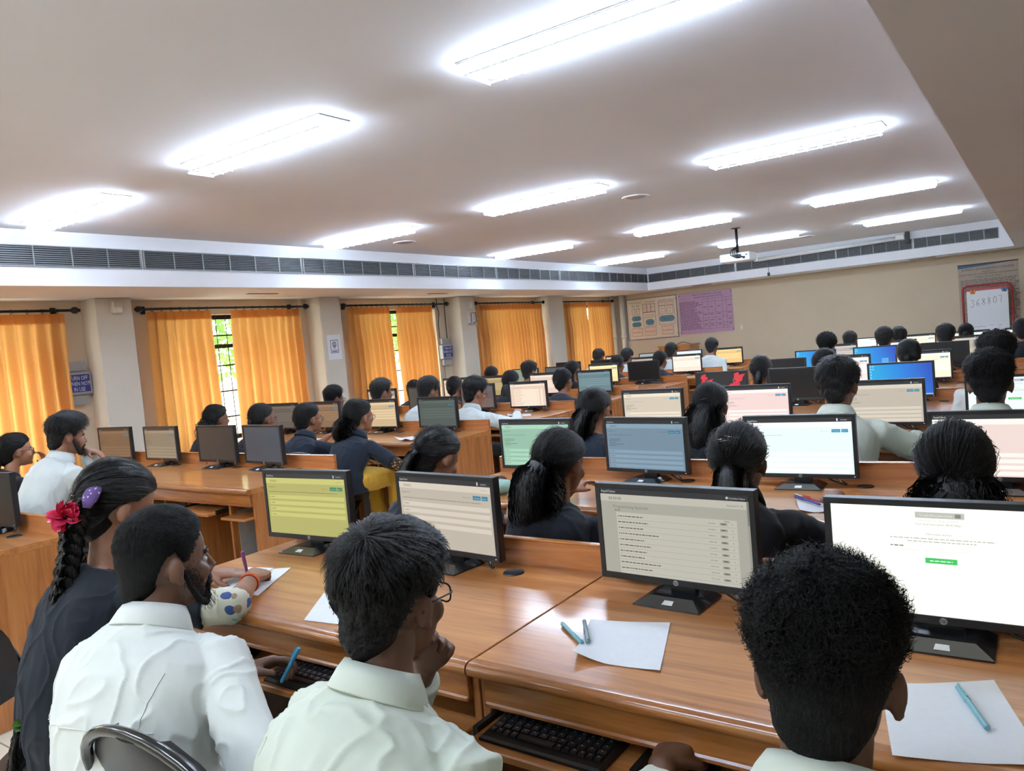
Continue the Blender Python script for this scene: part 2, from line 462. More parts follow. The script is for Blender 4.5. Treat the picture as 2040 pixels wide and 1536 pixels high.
# unseen slabs added outside over the windows to dim the curtain tops
for i, (a_, c_) in enumerate(WIN):
    b = MB(); b.box(WALLX - 0.95, WALLX - 0.22, a_ - 0.15, c_ + 0.15, 2.06, 2.14); o = b.build('sky_blocker', M['column'])
    tag(o, 'unseen slab added outside above the %s window to block sky light' % ['first', 'second', 'third', 'fourth', 'fifth'][i], 'sky_blocker', None, 'structure')
# greenery and a pale wall outside
b = MB(); b.box(-40, WALLX - 0.5, -20, 45, -0.6, -0.5); o = b.build('outside_ground', plain('outside_paving', (214, 208, 190), 0.9)); tag(o, 'pale paved ground outside the windows', 'ground', None, 'structure')
b = MB(); b.box(-13.2, -13.0, -5, 40, -0.5, 1.15); o = b.build('compound_wall', plain('outside_wall_paint', (232, 226, 200), 0.9)); tag(o, 'pale compound wall outside the windows', 'wall', None, 'structure')
leafm = plain('tree_leaves', (120, 168, 72), 0.7, var=0.35, scale=9)
for i, (x, y) in enumerate(((-15.6, 8.6), (-15.6, 11.9), (-15.6, 15.2), (-15.6, 18.5), (-15.6, 21.8))):
    t = thing('tree', 'leafy green tree outside the window, %s from the left' % ['first', 'second', 'third', 'fourth', 'fifth'][i], 'tree', (x, y, -0.5), 0, 'trees outside the windows')
    a = MB(); a.tube([(0, 0, 0), (0.05, 0, 1.2), (0, 0.08, 2.6)], [0.14, 0.11, 0.06], 8); a.build('trunk', plain('tree_bark', (90, 72, 52), 0.9), t, True)
    rnd = random.Random(i); a = MB()
    for q in range(2600):
        d = V((rnd.gauss(0, 1), rnd.gauss(0, 1), rnd.gauss(0, 1))).normalized() * (rnd.random() ** 0.4)
        p = V((d.x * 1.5, d.y * 1.62, 3.2 + d.z * 2.3)); n1 = V((rnd.gauss(0, 1), rnd.gauss(0, 1), rnd.gauss(0, 1))).normalized(); n2 = n1.orthogonal().normalized(); s = rnd.uniform(0.07, 0.14)
        a.quad(p - n1 * s, p + n2 * s * 0.5, p + n1 * s, p - n2 * s * 0.5)
    a.build('foliage', leafm, t)
# ------------------------------------------------------------------ desks
DW, DD, DH = 1.33, 0.64, 0.75
def make_desk():
    t = thing('computer_desk', 'x', 'desk')
    h = DW / 2
    # top with a bullnosed front lip
    prof = []
    for i in range(9):
        a = -pi / 2 - pi * i / 8
        prof.append((0.016 + 0.016 * cos(a), DH - 0.016 + 0.016 * sin(a)))
    prof = [(DD, DH - 0.028), (0.03, DH - 0.028)] + [(p[0], p[1]) for p in prof] + [(DD, DH)]
    a = MB(); a.box(-h, h, 0.018, DD, DH - 0.03, DH, c=0.0015); top = a.build('tabletop', M['wood'], t)
    a = MB(); rs = []
    for x in (-h - 0.0005, h + 0.0005):
        ring = [(x, 0.032, DH - 0.031), (x, 0.012, DH - 0.031)]
        for i in range(7):
            q = -pi / 2 - pi * i / 6
            ring.append((x, 0.014 + 0.0155 * cos(q), DH - 0.0155 + 0.0157 * sin(q)))
        ring.append((x, 0.032, DH + 0.0004))
        rs.append(ring)
    a.rings(rs); a.build('edge_lipping', M['lip'], t, True, 35)
    a = MB(); a.box(-h + 0.02, h - 0.02, 0.030, 0.048, DH - 0.095, DH - 0.03, c=0.002); a.box(-h + 0.02, h - 0.02, 0.026, 0.05, DH - 0.104, DH - 0.09, c=0.004); a.build('apron', M['lip'], t)
    for s in (-1, 1):
        a = MB(); x0 = s * h - (0.02 if s > 0 else 0); a.box(x0, x0 + 0.02, 0.045, DD, 0.0, DH - 0.03, c=0.0015); a.build('side_panel', M['wood_v'], t)
    a = MB(); a.box(-h, h, DD, DD + 0.02, 0.06, DH + 0.078); bp = a.build('back_panel', M['wood_v2'], t)
    a = MB(); a.box(-h - 0.001, h + 0.001, DD - 0.002, DD + 0.022, DH + 0.076, DH + 0.084, c=0.003); a.build('panel_lipping', M['lip'], bp)
    for q in range(2):
        o = -h + q * DW / 2
        x1 = o + 0.40; x2 = o + DW / 2
        a = MB(); a.box(x1, x1 + 0.018, 0.06, DD - 0.02, 0.05, DH - 0.10); a.build('partition', M['wood_v'], t)
        if q == 0:
            a = MB(); a.box(x2 - 0.009, x2 + 0.009, 0.06, DD - 0.02, 0.05, DH - 0.10); a.build('partition', M['wood_v'], t)
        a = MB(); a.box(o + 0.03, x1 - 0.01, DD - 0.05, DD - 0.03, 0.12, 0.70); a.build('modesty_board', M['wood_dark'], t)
        a = MB(); a.box(x1 + 0.02, x2 - 0.012, DD - 0.06, DD - 0.045, 0.09, 0.70); a.box(x1 + 0.019, x1 + 0.021, 0.10, DD - 0.06, 0.09, 0.60); a.build('grey_lining', M['grey_lam'], t)
        a = MB(); a.box(x1 + 0.02, x2 - 0.012, 0.12, DD - 0.07, 0.07, 0.09); a.build('bay_shelf', M['wood'], t)
        a = MB(); a.box(o + 0.034, x1 - 0.014, -0.07, 0.30, 0.60, 0.618, c=0.003); tr = a.build('keyboard_tray', M['wood'], t)
        for x in (o + 0.021, x1 - 0.013):
            a = MB(); a.box(x, x + 0.012, -0.02, 0.40, 0.603, 0.628); a.build('tray_runner', M['black'], tr)
        a = MB(); a.box(x1 + 0.03, x2 - 0.02, -0.02, 0.28, 0.575, 0.59, c=0.003); a.build('mouse_shelf', M['wood'], t)
        a = MB(); a.lathe([(0.0, 0.003), (0.024, 0.003), (0.03, 0.0045), (0.032, 0.001)], 20, 0, (o + 0.405 if q == 1 else o + 0.455, DD - 0.075, DH)); a.build('cable_grommet', M['black'], top, True, 40)
    return t
M['wood_v2'] = wood('desk_laminate_rail', (140, 80, 40), (172, 106, 56), (190, 124, 70))
LP = [1.55, 3.16, 4.76, 6.09, 7.46, 8.83, 10.1, 11.6]
RP = [1.86, 3.21, 4.66, 6.06, 7.43, 8.83, 10.05, 11.6]
ORD = ['nearest', 'second', 'third', 'fourth', 'fifth', 'sixth', 'seventh', 'farthest']
dproto = make_desk(); first = True
for side, P, xs in (('window', LP, (-5.61, -4.27)), ('middle', RP, (-1.715, -0.38))):
    for r, py in enumerate(P):
        for c, x in enumerate(xs):
            o = dproto if first else copy_tree(dproto); first = False
            o.location = (x, py - DD, 0)
            o['label'] = 'two-seat brown wooden computer desk, %s unit of the %s row in the %s block' % (['left', 'right'][c], ORD[r], side)
            o['group'] = 'computer desks of the %s block' % side

# ------------------------------------------------------------------ monitors
PWM, PH, PZ = 0.428, 0.252, 0.036
SWM, SHM, SZM = 0.400, 0.222, 0.053      # screen size and bottom
SCR = {}
def scr(rgb, g=1.0):
    k = (rgb, g)
    if k not in SCR: SCR[k] = emis('lit_screen_%d_%d_%d' % rgb, rgb, g * SCREEN_GAIN, (0.01, 0.01, 0.01))
    return SCR[k]
M['scr_off'] = plain('switched_off_screen', (14, 14, 17), 0.3, coat=0.2)
def uv(u, v): return (u - 0.5) * SWM, SZM + SHM * (1 - v)
def sbox(a, u0, u1, v0, v1, m, lay=1):
    x0, z1 = uv(u0, v0); x1, z0 = uv(u1, v1); y = -0.0205 - 0.0003 * lay
    a.quad((x0, y, z0), (x1, y, z0), (x1, y, z1), (x0, y, z1), m)
def stext(a, s, u, v, size, m, align='LEFT', lay=2):
    x, z = uv(u, v); a.text(s, size * SHM, (x, -0.0205 - 0.0003 * lay, z), m=m, align=align)
def dashes(a, u0, u1, v, h, m, rnd, lay=2):
    u = u0
    while u < u1:
        w = rnd.uniform(0.008, 0.03); sbox(a, u, min(u + w, u1), v, v + h, m, lay); u += w + 0.005
def content_mesh(kind):
    a = MB(); rnd = random.Random(kind)
    if kind in ('quiz', 'quiz2'):            # question page: dark header, option bars
        sbox(a, 0, 1, 0, 0.075, 0); stext(a, 'RapidTalent', 0.012, 0.052, 0.036, 1); stext(a, 'Candidate', 0.93, 0.05, 0.026, 1, 'CENTER')
        sbox(a, 0.865, 0.878, 0.015, 0.06, 1, 2)
        sbox(a, 0, 1, 0.075, 0.165, 2); stext(a, '00:58:21', 0.055, 0.14, 0.05, 3); stext(a, 'Session 1/2', 0.96, 0.13, 0.022, 4, 'RIGHT')
        stext(a, 'Question 14', 0.025, 0.235, 0.034, 3)
        stext(a, 'Max Score: 2', 0.80, 0.245, 0.03, 4, 'RIGHT'); sbox(a, 0.815, 0.895, 0.205, 0.262, 5); stext(a, '< Previous', 0.855, 0.245, 0.028, 1, 'CENTER', 3)
        sbox(a, 0.905, 0.965, 0.205, 0.262, 5); stext(a, 'Next >', 0.935, 0.245, 0.028, 1, 'CENTER', 3)
        dashes(a, 0.03, 0.9 if kind == 'quiz' else 0.35, 0.30, 0.010, 4, rnd)
        if kind == 'quiz2':
            for i in range(5): dashes(a, 0.03, 0.12 + rnd.random() * 0.12, 0.39 + i * 0.035, 0.010, 3, rnd)
        v0 = 0.36 if kind == 'quiz' else 0.62
        for i in range(4):
            v = v0 + i * 0.098; sbox(a, 0.03, 0.975, v, v + 0.062, 2); dashes(a, 0.045, 0.10, v + 0.025, 0.012, 4, rnd)
    elif kind == 'list':                     # list of questions
        sbox(a, 0, 1, 0, 0.065, 0); stext(a, 'RapidTalent', 0.008, 0.046, 0.04, 1); stext(a, 'Candidate Name', 0.93, 0.045, 0.026, 1, 'CENTER')
        a.lathe([(0.0, 0.0), (0.0032, 0.0)], 12, 1, (uv(0.87, 0.033)[0], -0.0215, uv(0.87, 0.033)[1]), 'y')
        sbox(a, 0, 1, 0.065, 0.15, 2); stext(a, '00:59:00', 0.06, 0.13, 0.05, 3); stext(a, 'Answered: 0 / 20', 0.965, 0.125, 0.026, 3, 'RIGHT')
        stext(a, 'Programming Aptitude', 0.09, 0.225, 0.05, 4); dashes(a, 0.10, 0.14, 0.245, 0.012, 4, rnd)
        sbox(a, 0.11, 0.92, 0.275, 1.0, 2); stext(a, 'Status', 0.86, 0.30, 0.026, 3, 'CENTER')
        for i in range(11):
            v = 0.315 + i * 0.068
            if v > 0.97: break
            dashes(a, 0.12, 0.28 + rnd.random() * 0.14, v, 0.011, 3, rnd); dashes(a, 0.74, 0.79, v + 0.004, 0.006, 4, rnd)
            sbox(a, 0.815, 0.86, v - 0.006, v + 0.022, 6, 2); dashes(a, 0.825, 0.85, v + 0.002, 0.010, 3, rnd, 3)
            sbox(a, 0.89, 0.894, v, v + 0.012, 4, 2); sbox(a, 0.115, 0.915, v + 0.038, v + 0.041, 6, 2)
        sbox(a, 0.985, 1.0, 0.065, 1.0, 6, 2); sbox(a, 0.987, 0.998, 0.07, 0.32, 4, 3)
    elif kind == 'start':                    # full-screen start page
        sbox(a, 0.40, 0.615, 0.045, 0.10, 4); stext(a, 'To exit full screen, press', 0.49, 0.082, 0.026, 1, 'CENTER'); sbox(a, 0.575, 0.60, 0.055, 0.09, 3, 2)
        stext(a, 'Checking your network speed', 0.50, 0.13, 0.026, 4, 'CENTER'); stext(a, 'Your download speed: 80.45 Mbps', 0.50, 0.165, 0.026, 3, 'CENTER')
        stext(a, 'Full-screen access', 0.50, 0.255, 0.028, 3, 'CENTER')
        dashes(a, 0.28, 0.74, 0.285, 0.010, 4, rnd); dashes(a, 0.36, 0.66, 0.312, 0.010, 4, rnd)
        dashes(a, 0.28, 0.34, 0.36, 0.012, 3, rnd); dashes(a, 0.28, 0.63, 0.395, 0.010, 6, rnd)
        sbox(a, 0.435, 0.575, 0.465, 0.515, 7); dashes(a, 0.455, 0.555, 0.486, 0.010, 1, rnd)
    elif kind == 'desk':                     # blue desktop
        sbox(a, 0, 1, 0, 1, 0)
        for (p, q) in ((0.655, 0.53), (0.735, 0.53), (0.655, 0.64), (0.735, 0.64)):
            sbox(a, p, p + 0.075, q, q + 0.10, 5, 2)
        for i in range(6):
            for j in range(2 if i < 2 else 1): sbox(a, 0.015 + j * 0.04, 0.038 + j * 0.04, 0.03 + i * 0.09, 0.07 + i * 0.09, 6, 2)
        sbox(a, 0, 1, 0.955, 1.0, 7, 2)
    elif kind == 'red':                      # black wallpaper with red angular shapes
        rr = random.Random(3)
        for cx in (0.18, 0.80):
            for i in range(12):
                x, z = uv(cx + rr.uniform(-0.09, 0.09), 0.1 + i * 0.07); w = rr.uniform(0.016, 0.04); h = rr.uniform(0.014, 0.03)
                sk = rr.uniform(-0.02, 0.02)
                a.quad((x - w + sk, -0.0209 - i * 1e-5, z - h), (x + w * 0.6, -0.0209 - i * 1e-5, z - h * 0.6), (x + w - sk, -0.0209 - i * 1e-5, z + h), (x - w * 0.4, -0.0209 - i * 1e-5, z + h * 0.5), 0)
        sbox(a, 0.42, 0.58, 0.42, 0.52, 1)
    return a
def content_mats(kind, c, g):
    lt = tuple(min(255, int(x * 1.10 + 6)) for x in c)
    dk = tuple(int(x * 0.5) for x in c); mid = tuple(int(x * 0.72) for x in c); hl = tuple(int(x * 0.90) for x in c)
    acc = {(203, 200, 116): (40, 150, 110)}.get(c, (40, 140, 175))
    if kind == 'desk': return [WALLPAPER] + [scr(k, g) for k in ((20, 150, 220), (28, 120, 215), (32, 92, 205), (34, 72, 185), (90, 180, 235), (180, 215, 230), (150, 190, 225))]
    if kind == 'red': return [scr((225, 50, 66), g), scr((50, 40, 44), g)]
    return [scr((42, 44, 48), g), scr((225, 228, 228), g), scr(lt, g), scr(dk, g), scr(mid, g), scr(acc, g), scr(hl, g), scr((60, 190, 90), g)]
CM = {}
def wallpaper():
    k = N('blue_desktop_wallpaper'); tc = k.new('ShaderNodeTexCoord'); sp = k.new('ShaderNodeSeparateXYZ'); k.link(tc.outputs['Object'], sp.inputs[0])
    ad = k.new('ShaderNodeMath', operation='MULTIPLY_ADD'); ad.inputs[1].default_value = 0.35; k.link(sp.outputs[2], ad.inputs[0]); k.link(sp.outputs[0], ad.inputs[2])
    mp = k.new('ShaderNodeMapRange'); mp.inputs[1].default_value = -0.15; mp.inputs[2].default_value = 0.28; k.link(ad.outputs[0], mp.inputs[0])
    c = k.ramp(mp.outputs[0], [(0.0, lin((20, 178, 228))), (0.55, lin((26, 130, 222))), (1.0, lin((34, 76, 190)))])
    k.set(Base_Color=(0.01, 0.01, 0.01), Roughness=0.35); k.link(c, k.b.inputs['Emission Color']); k.b.inputs['Emission Strength'].default_value = 0.8; return k.m
WALLPAPER = wallpaper()
def make_monitor():
    t = thing('computer_monitor', 'x', 'monitor')
    a = MB()
    w, h = PWM / 2, PH
    a.rings([[(-w, -0.02, PZ), (w, -0.02, PZ), (w, -0.02, PZ + h), (-w, -0.02, PZ + h)], [(-w, 0.004, PZ), (w, 0.004, PZ), (w, 0.004, PZ + h), (-w, 0.004, PZ + h)], [(-w * 0.8, 0.026, PZ + 0.02), (w * 0.8, 0.026, PZ + 0.02), (w * 0.8, 0.026, PZ + h * 0.8), (-w * 0.8, 0.026, PZ + h * 0.8)]])
    # raised rim so that the screen is set back
    sw = SWM / 2
    for (x0, x1, z0, z1) in ((-w, w, PZ, SZM), (-w, w, SZM + SHM, PZ + h), (-w, -sw, SZM, SZM + SHM), (sw, w, SZM, SZM + SHM)):
        a.box(x0, x1, -0.0235, -0.0195, z0, z1, c=0.001)
    bz = a.build('bezel', M['bezel'], t)
    a = MB(); a.quad((-sw, -0.0203, SZM), (sw, -0.0203, SZM), (sw, -0.0203, SZM + SHM), (-sw, -0.0203, SZM + SHM)); a.build('screen', M['scr_off'], t)
    a = MB(); a.lathe([(0.0, 0.0), (0.0068, 0.0), (0.0072, -0.0006), (0.0062, -0.0010), (0.0, -0.0010)], 20, 0, (0, -0.0236, PZ + 0.0085), 'y')
    a.text('hp', 0.0105, (-0.0003, -0.0249, PZ + 0.0062), m=1); a.build('emblem', [M['steel'], M['black']], bz)
    a = MB(); a.box(w - 0.016, w - 0.012, -0.0241, -0.0235, PZ + 0.007, PZ + 0.009); a.build('power_light', emis('white_power_led', (240, 245, 255), 1.2), bz)
    a = MB(); a.rings([[(-0.033, 0.012, 0.016), (0.033, 0.012, 0.016), (0.033, 0.04, 0.016), (-0.033, 0.04, 0.016)], [(-0.030, 0.010, 0.10), (0.030, 0.010, 0.10), (0.030, 0.028, 0.10), (-0.030, 0.028, 0.10)]])
    a.build('neck', M['black'], t)
    a = MB()
    def rect(x0, x1, y0, y1, z): return [(x0, y0, z), (x1, y0, z), (x1, y1, z), (x0, y1, z)]
    a.rings([rect(-0.088, 0.088, -0.092, 0.046, 0.0), rect(-0.088, 0.088, -0.092, 0.046, 0.004), rect(-0.056, 0.056, -0.052, 0.042, 0.018)])
    bs = a.build('stand_base', M['gloss2'], t)
    a = MB(); a.add([(-0.014, -0.082, 0.0082), (0.014, -0.082, 0.0082), (0.012, -0.066, 0.0138), (-0.012, -0.066, 0.0138)], [(0, 1, 2, 3)]); a.build('sticker', M['sticker'], bs)
    a = MB(); a.tube([(0.02, 0.03, 0.10), (0.07, 0.036, 0.04), (0.115, 0.028, 0.014), (0.15, 0.0, 0.012), (0.165, -0.004, 0.009)], 0.0035, 7)
    a.tube([(-0.02, 0.03, 0.10), (0.06, 0.036, 0.06), (0.12, 0.032, 0.03), (0.16, 0.004, 0.014), (0.168, 0.0, 0.009)], 0.0028, 7); a.build('cable', M['black'], t, True)
    a = MB(); a.tube([(0.118, 0.03, 0.05), (0.145, 0.012, 0.016)], 0.0032, 6); a.build('cable_tie', M['sticker'], t, True)
    return t
M['gloss2'] = plain('stand_base_plastic', (30, 31, 34), 0.25, var=0.1, coat=0.3)
# side, row, seat, x, y, yaw, content, colour, gain, words
YG, GB, LG = (203, 200, 116), (190, 182, 168), (150, 150, 150)
MON = [
 ('R', 1, 1, -2.19, 1.79, 3, 'quiz', YG, .62, 'yellow-green question page'),
 ('R', 1, 2, -1.546, 1.80, -5, 'quiz', (208, 198, 182), .68, 'beige-grey question page'),
 ('R', 1, 3, -0.775, 1.756, -3, 'list', (190, 188, 174), .62, 'grey list headed Programming Aptitude'),
 ('R', 1, 4, -0.19, 1.715, 0.5, 'start', (252, 252, 240), 1.0, 'white start page with a green button'),
 ('R', 2, 1, -2.09, 3.15, -1, 'quiz2', (160, 205, 180), .70, 'mint green question page'),
 ('R', 2, 2, -1.49, 3.13, -7, 'quiz2', (132, 160, 180), .62, 'grey-blue question page'),
 ('R', 2, 3, -0.82, 3.12, 2, 'quiz2', (226, 248, 250), .95, 'bright bluish white question page'),
 ('R', 2, 4, -0.15, 3.15, 0, 'quiz2', (238, 218, 210), .88, 'pale pink question page'),
 ('R', 3, 1, -2.12, 4.60, 0, 'quiz2', (218, 206, 186), .8, 'cream question page'),
 ('R', 3, 2, -1.45, 4.60, 0, 'quiz2', (240, 212, 208), .9, 'pink question page'),
 ('R', 3, 3, -0.75, 4.60, 0, 'quiz2', (206, 196, 180), .75, 'beige question page'),
 ('R', 3, 4, -0.14, 4.60, 0, 'start', (228, 242, 252), 1.0, 'blue-white start page'),
 ('R', 4, 1, -2.15, 6.0, 0, 'red', (20, 18, 22), .8, 'black wallpaper with red shapes'),
 ('R', 4, 2, -1.56, 6.0, 0, 'off', None, 0, 'switched off black screen'),
 ('R', 4, 3, -0.85, 6.0, 0, 'desk', (20, 120, 220), .8, 'blue desktop'),
 ('R', 5, 1, -2.04, 7.37, 0, 'off', None, 0, 'switched off black screen'),
 ('R', 5, 2, -1.49, 7.37, 0, 'quiz', (246, 228, 222), .95, 'pale pink question page'),
 ('R', 5, 3, -0.86, 7.37, 0, 'quiz', (250, 236, 206), 1.0, 'pale yellow question page'),
 ('R', 6, 1, -2.07, 8.77, 0, 'desk', (20, 120, 220), .85, 'blue desktop'),
 ('R', 6, 2, -1.47, 8.77, 0, 'desk', (20, 120, 220), .85, 'blue desktop'),
 ('R', 6, 3, -0.83, 8.77, 0, 'off', None, 0, 'switched off black screen'),
 ('R', 7, 1, -2.08, 9.99, 0, 'quiz', (200, 190, 184), .75, 'grey question page'),
 ('R', 7, 2, -1.44, 9.99, 0, 'quiz', (244, 236, 230), .95, 'white question page'),
 ('R', 7, 3, -0.79, 9.99, 0, 'quiz2', (200, 190, 174), .75, 'beige question page'),
 ('R', 7, 4, -0.18, 9.99, 0, 'off', None, 0, 'switched off black screen'),
 ('R', 8, 1, -1.95, 11.54, 0, 'start', (238, 250, 248), 1.0, 'white start page'),
 ('R', 8, 2, -1.40, 11.54, 0, 'quiz', (252, 232, 202), 1.0, 'cream question page'),
 ('R', 8, 3, -0.79, 11.54, 0, 'quiz', (226, 248, 240), 1.0, 'mint white question page'),
 ('R', 8, 4, -0.20, 11.54, 0, 'quiz', (248, 240, 220), 1.0, 'cream page'),
 ('L', 1, 4, -4.10, 1.49, 8, 'off', None, 0, 'dark screen at the left photo edge'),
 ('L', 2, 1, -6.02, 3.10, 4, 'quiz2', (140, 114, 90), .45, 'brownish question page'),
 ('L', 2, 2, -5.37, 3.10, 0, 'quiz2', (160, 148, 126), .5, 'tan question page'),
 ('L', 2, 3, -4.68, 3.10, 0, 'plain', (78, 72, 68), .35, 'dim brown blank page'),
 ('L', 2, 4, -4.15, 3.08, -4, 'plain', (84, 98, 116), .38, 'dim blue-grey blank page'),
 ('L', 3, 1, -5.99, 4.70, 0, 'quiz', (122, 116, 108), .45, 'dim grey question page'),
 ('L', 3, 2, -5.41, 4.70, 0, 'quiz', (160, 128, 98), .55, 'brown question page'),
 ('L', 3, 3, -4.71, 4.70, 0, 'quiz', (216, 190, 150), .75, 'tan-cream question page'),
 ('L', 3, 4, -4.05, 4.70, -3, 'quiz', (102, 118, 112), .45, 'dark green-grey question page'),
 ('L', 4, 1, -5.98, 6.03, 0, 'quiz', (216, 186, 160), .7, 'beige question page'),
 ('L', 4, 2, -5.37, 6.03, 0, 'plain', (106, 102, 96), .4, 'dim grey blank page'),
 ('L', 4, 3, -4.66, 6.03, 0, 'quiz2', (130, 112, 108), .5, 'dim mauve-grey question page'),
 ('L', 4, 4, -4.05, 6.03, 0, 'list', (234, 206, 186), .85, 'pinkish list of questions'),
 ('L', 5, 1, -6.03, 7.40, 0, 'quiz', (236, 206, 178), .85, 'peach question page'),
 ('L', 5, 2, -5.40, 7.40, 0, 'quiz', (190, 168, 120), .7, 'olive-tan question page'),
 ('L', 5, 3, -4.72, 7.40, 0, 'quiz', (236, 208, 192), .85, 'pink-beige question page'),
 ('L', 5, 4, -4.08, 7.40, 0, 'quiz', (124, 154, 160), .6, 'grey-teal question page'),
 ('L', 6, 1, -5.91, 8.77, 0, 'plain', (160, 180, 160), .6, 'pale green page'),
 ('L', 6, 2, -5.37, 8.77, 0, 'plain', (110, 118, 122), .5, 'dim blue-grey page'),
 ('L', 6, 3, -4.69, 8.77, 0, 'quiz', (246, 218, 160), .95, 'warm cream question page'),
 ('L', 6, 4, -4.13, 8.77, 0, 'off', None, 0, 'switched off black screen'),
 ('L', 7, 1, -5.97, 10.04, 0, 'off', None, 0, 'switched off black screen'),
 ('L', 7, 2, -5.36, 10.04, 0, 'off', None, 0, 'switched off black screen'),
 ('L', 7, 3, -4.70, 10.04, 0, 'quiz', (190, 170, 158), .7, 'beige-grey question page'),
 ('L', 7, 4, -4.07, 10.04, 0, 'quiz', (248, 222, 204), .95, 'peach question page'),
 ('L', 8, 1, -5.90, 11.54, 0, 'quiz', (214, 196, 164), .75, 'cream question page'),
 ('L', 8, 2, -5.28, 11.54, 0, 'plain', (176, 186, 184), .75, 'grey-white page'),
 ('L', 8, 3, -4.63, 11.54, 0, 'plain', (222, 232, 246), .95, 'bluish white page'),
 ('L', 8, 4, -3.99, 11.54, 0, 'quiz', (242, 196, 130), .9, 'orange-cream question page'),
]
SEAT = ['leftmost', 'second', 'third', 'rightmost']
mproto = make_monitor()
screens = [mproto] + [copy_tree(mproto) for _ in MON[1:]]
for o, (s, r, c, x, y, yw, kind, colr, g, words) in zip(screens, MON):
    o.location = (x, min(y, (RP if s == 'R' else LP)[r - 1] - 0.062), DH + 0.0005); o.rotation_euler = (0, 0, RAD(yw))
    block = 'middle' if s == 'R' else 'window'
    o['label'] = 'monitor, %s, %s row, %s seat, %s block' % (words, ORD[r - 1], SEAT[c - 1], block)
    o['group'] = 'black desktop monitors'
    sc = [k for k in o.children if k.name.split('.')[0] == 'screen'][0]
    if kind != 'off':
        sc.material_slots[0].link = 'OBJECT'
        sc.material_slots[0].material = scr(colr if kind not in ('red',) else (20, 18, 24), g)
    if kind not in ('off', 'plain'):
        mats = content_mats(kind, colr, g)
        if kind not in CM: CM[kind] = content_mesh(kind).mesh('screen_content', mats)
        q = link('screen_content', CM[kind], sc)
        for sl, mt in zip(q.material_slots, mats): sl.link = 'OBJECT'; sl.material = mt
# ------------------------------------------------------------------ things on the walls
def mcb(name, loc, w, label, cut):
    t = thing(name, label, 'switch box', loc, 0)
    a = MB(); a.box(0, 0.075, -w / 2, w / 2, -0.11, 0.11, c=0.004); a.build('box_body', M['mcb'], t)
    for z0, z1, nm in ((0.118, 0.21, 'trunking'), (-0.21, -0.118, 'trunking')):
        a = MB(); a.box(0, 0.06, -w * 0.40, w * 0.36, z0, z1, c=0.003); a.build(nm, M['mcb'], t)
    a = MB(); a.box(0.072, 0.079, -w / 2 + 0.01, w / 2 - 0.01, -0.10, 0.10, c=0.002); d = a.build('door', M['mcb'], t)
    a = MB(); a.lathe([(0.0, 0.088), (0.010, 0.086), (0.012, 0.079)], 14, 0, (0, w * 0.42, 0.0), 'x'); a.build('lock_knob', M['steel'], d, True)
    a = MB(); a.box(0.0785, 0.0805, -0.105, 0.105, -0.085, 0.085); s = a.build('sign', M['navy'], t)
    a = MB()
    for i, ln in enumerate(('TURN OFF', 'WHEN NOT', 'IN USE')):
        a.text(ln, 0.056, (0.0812, 0, 0.032 - i * 0.054), (0, 1, 0), (0, 0, 1), 0, 'CENTER', 0.66)
    a.build('sign_lettering', M['sticker'], s)
    return t
mcb('switch_box', (WALLX, 3.66, 1.40), 0.25, 'grey switch box with TURN OFF sign half hidden by the leftmost curtain', True)
t = mcb('switch_box', (WALLX, 9.28, 1.36), 0.25, 'grey switch box with TURN OFF WHEN NOT IN USE sign beside the wire bracket column', False)
a = MB()
a.tube([(0.02, -0.1, 0.21), (0.02, -0.1, 0.45), (0.025, -0.07, 0.62), (0.02, -0.1, 0.72), (0.02, -0.1, 0.84)], 0.006, 6)
a.build('cable', M['ink'], t, True)
a = MB(); a.tube([(0.02, 0.08, 0.21), (0.02, 0.075, 0.5), (0.02, 0.09, 0.84)], 0.006, 6); a.build('cable', M['ink'], t, True)
a = MB(); a.tube([(0.02, -0.05, -0.21), (0.02, -0.05, -0.9)], 0.006, 6); a.build('cable', M['steel'], t, True)

t = thing('printed_sheet', 'white printed sheet with an emblem taped to a column', 'paper sheet', (-7.5, 6.78, 1.56))
a = MB(); a.box(0.0, 0.001, -0.115, 0.115, -0.16, 0.16); a.build('sheet', M['paper'], t)
a = MB()
for (y0, y1, z0, z1) in ((-0.065, 0.065, 0.085, 0.092), (-0.065, 0.065, -0.075, -0.068), (-0.065, -0.058, -0.075, 0.092), (0.058, 0.065, -0.075, 0.092), (-0.06, 0.06, -0.04, -0.035), (-0.045, 0.045, -0.060, -0.050)): a.box(0.001, 0.0016, y0, y1, z0, z1)
a.tube([(0.0014, 0.032 * cos(q * pi / 8) * (1 - 0.25 * (sin(q * pi / 8) < 0)), 0.028 + 0.045 * sin(q * pi / 8)) for q in range(16)], 0.003, 5, loop=True)
for q in range(3): a.tube([(0.0014, -0.018 + q * 0.018, 0.055), (0.0014, -0.012 + q * 0.012, 0.0)], 0.003, 5)
a.tube([(0.0014, -0.02, 0.05), (0.0014, 0, 0.06), (0.0014, 0.02, 0.05)], 0.003, 5); a.tube([(0.0014, -0.02, 0.02), (0.0014, 0.02, 0.02)], 0.003, 5)
a.build('emblem', M['navy'], t)

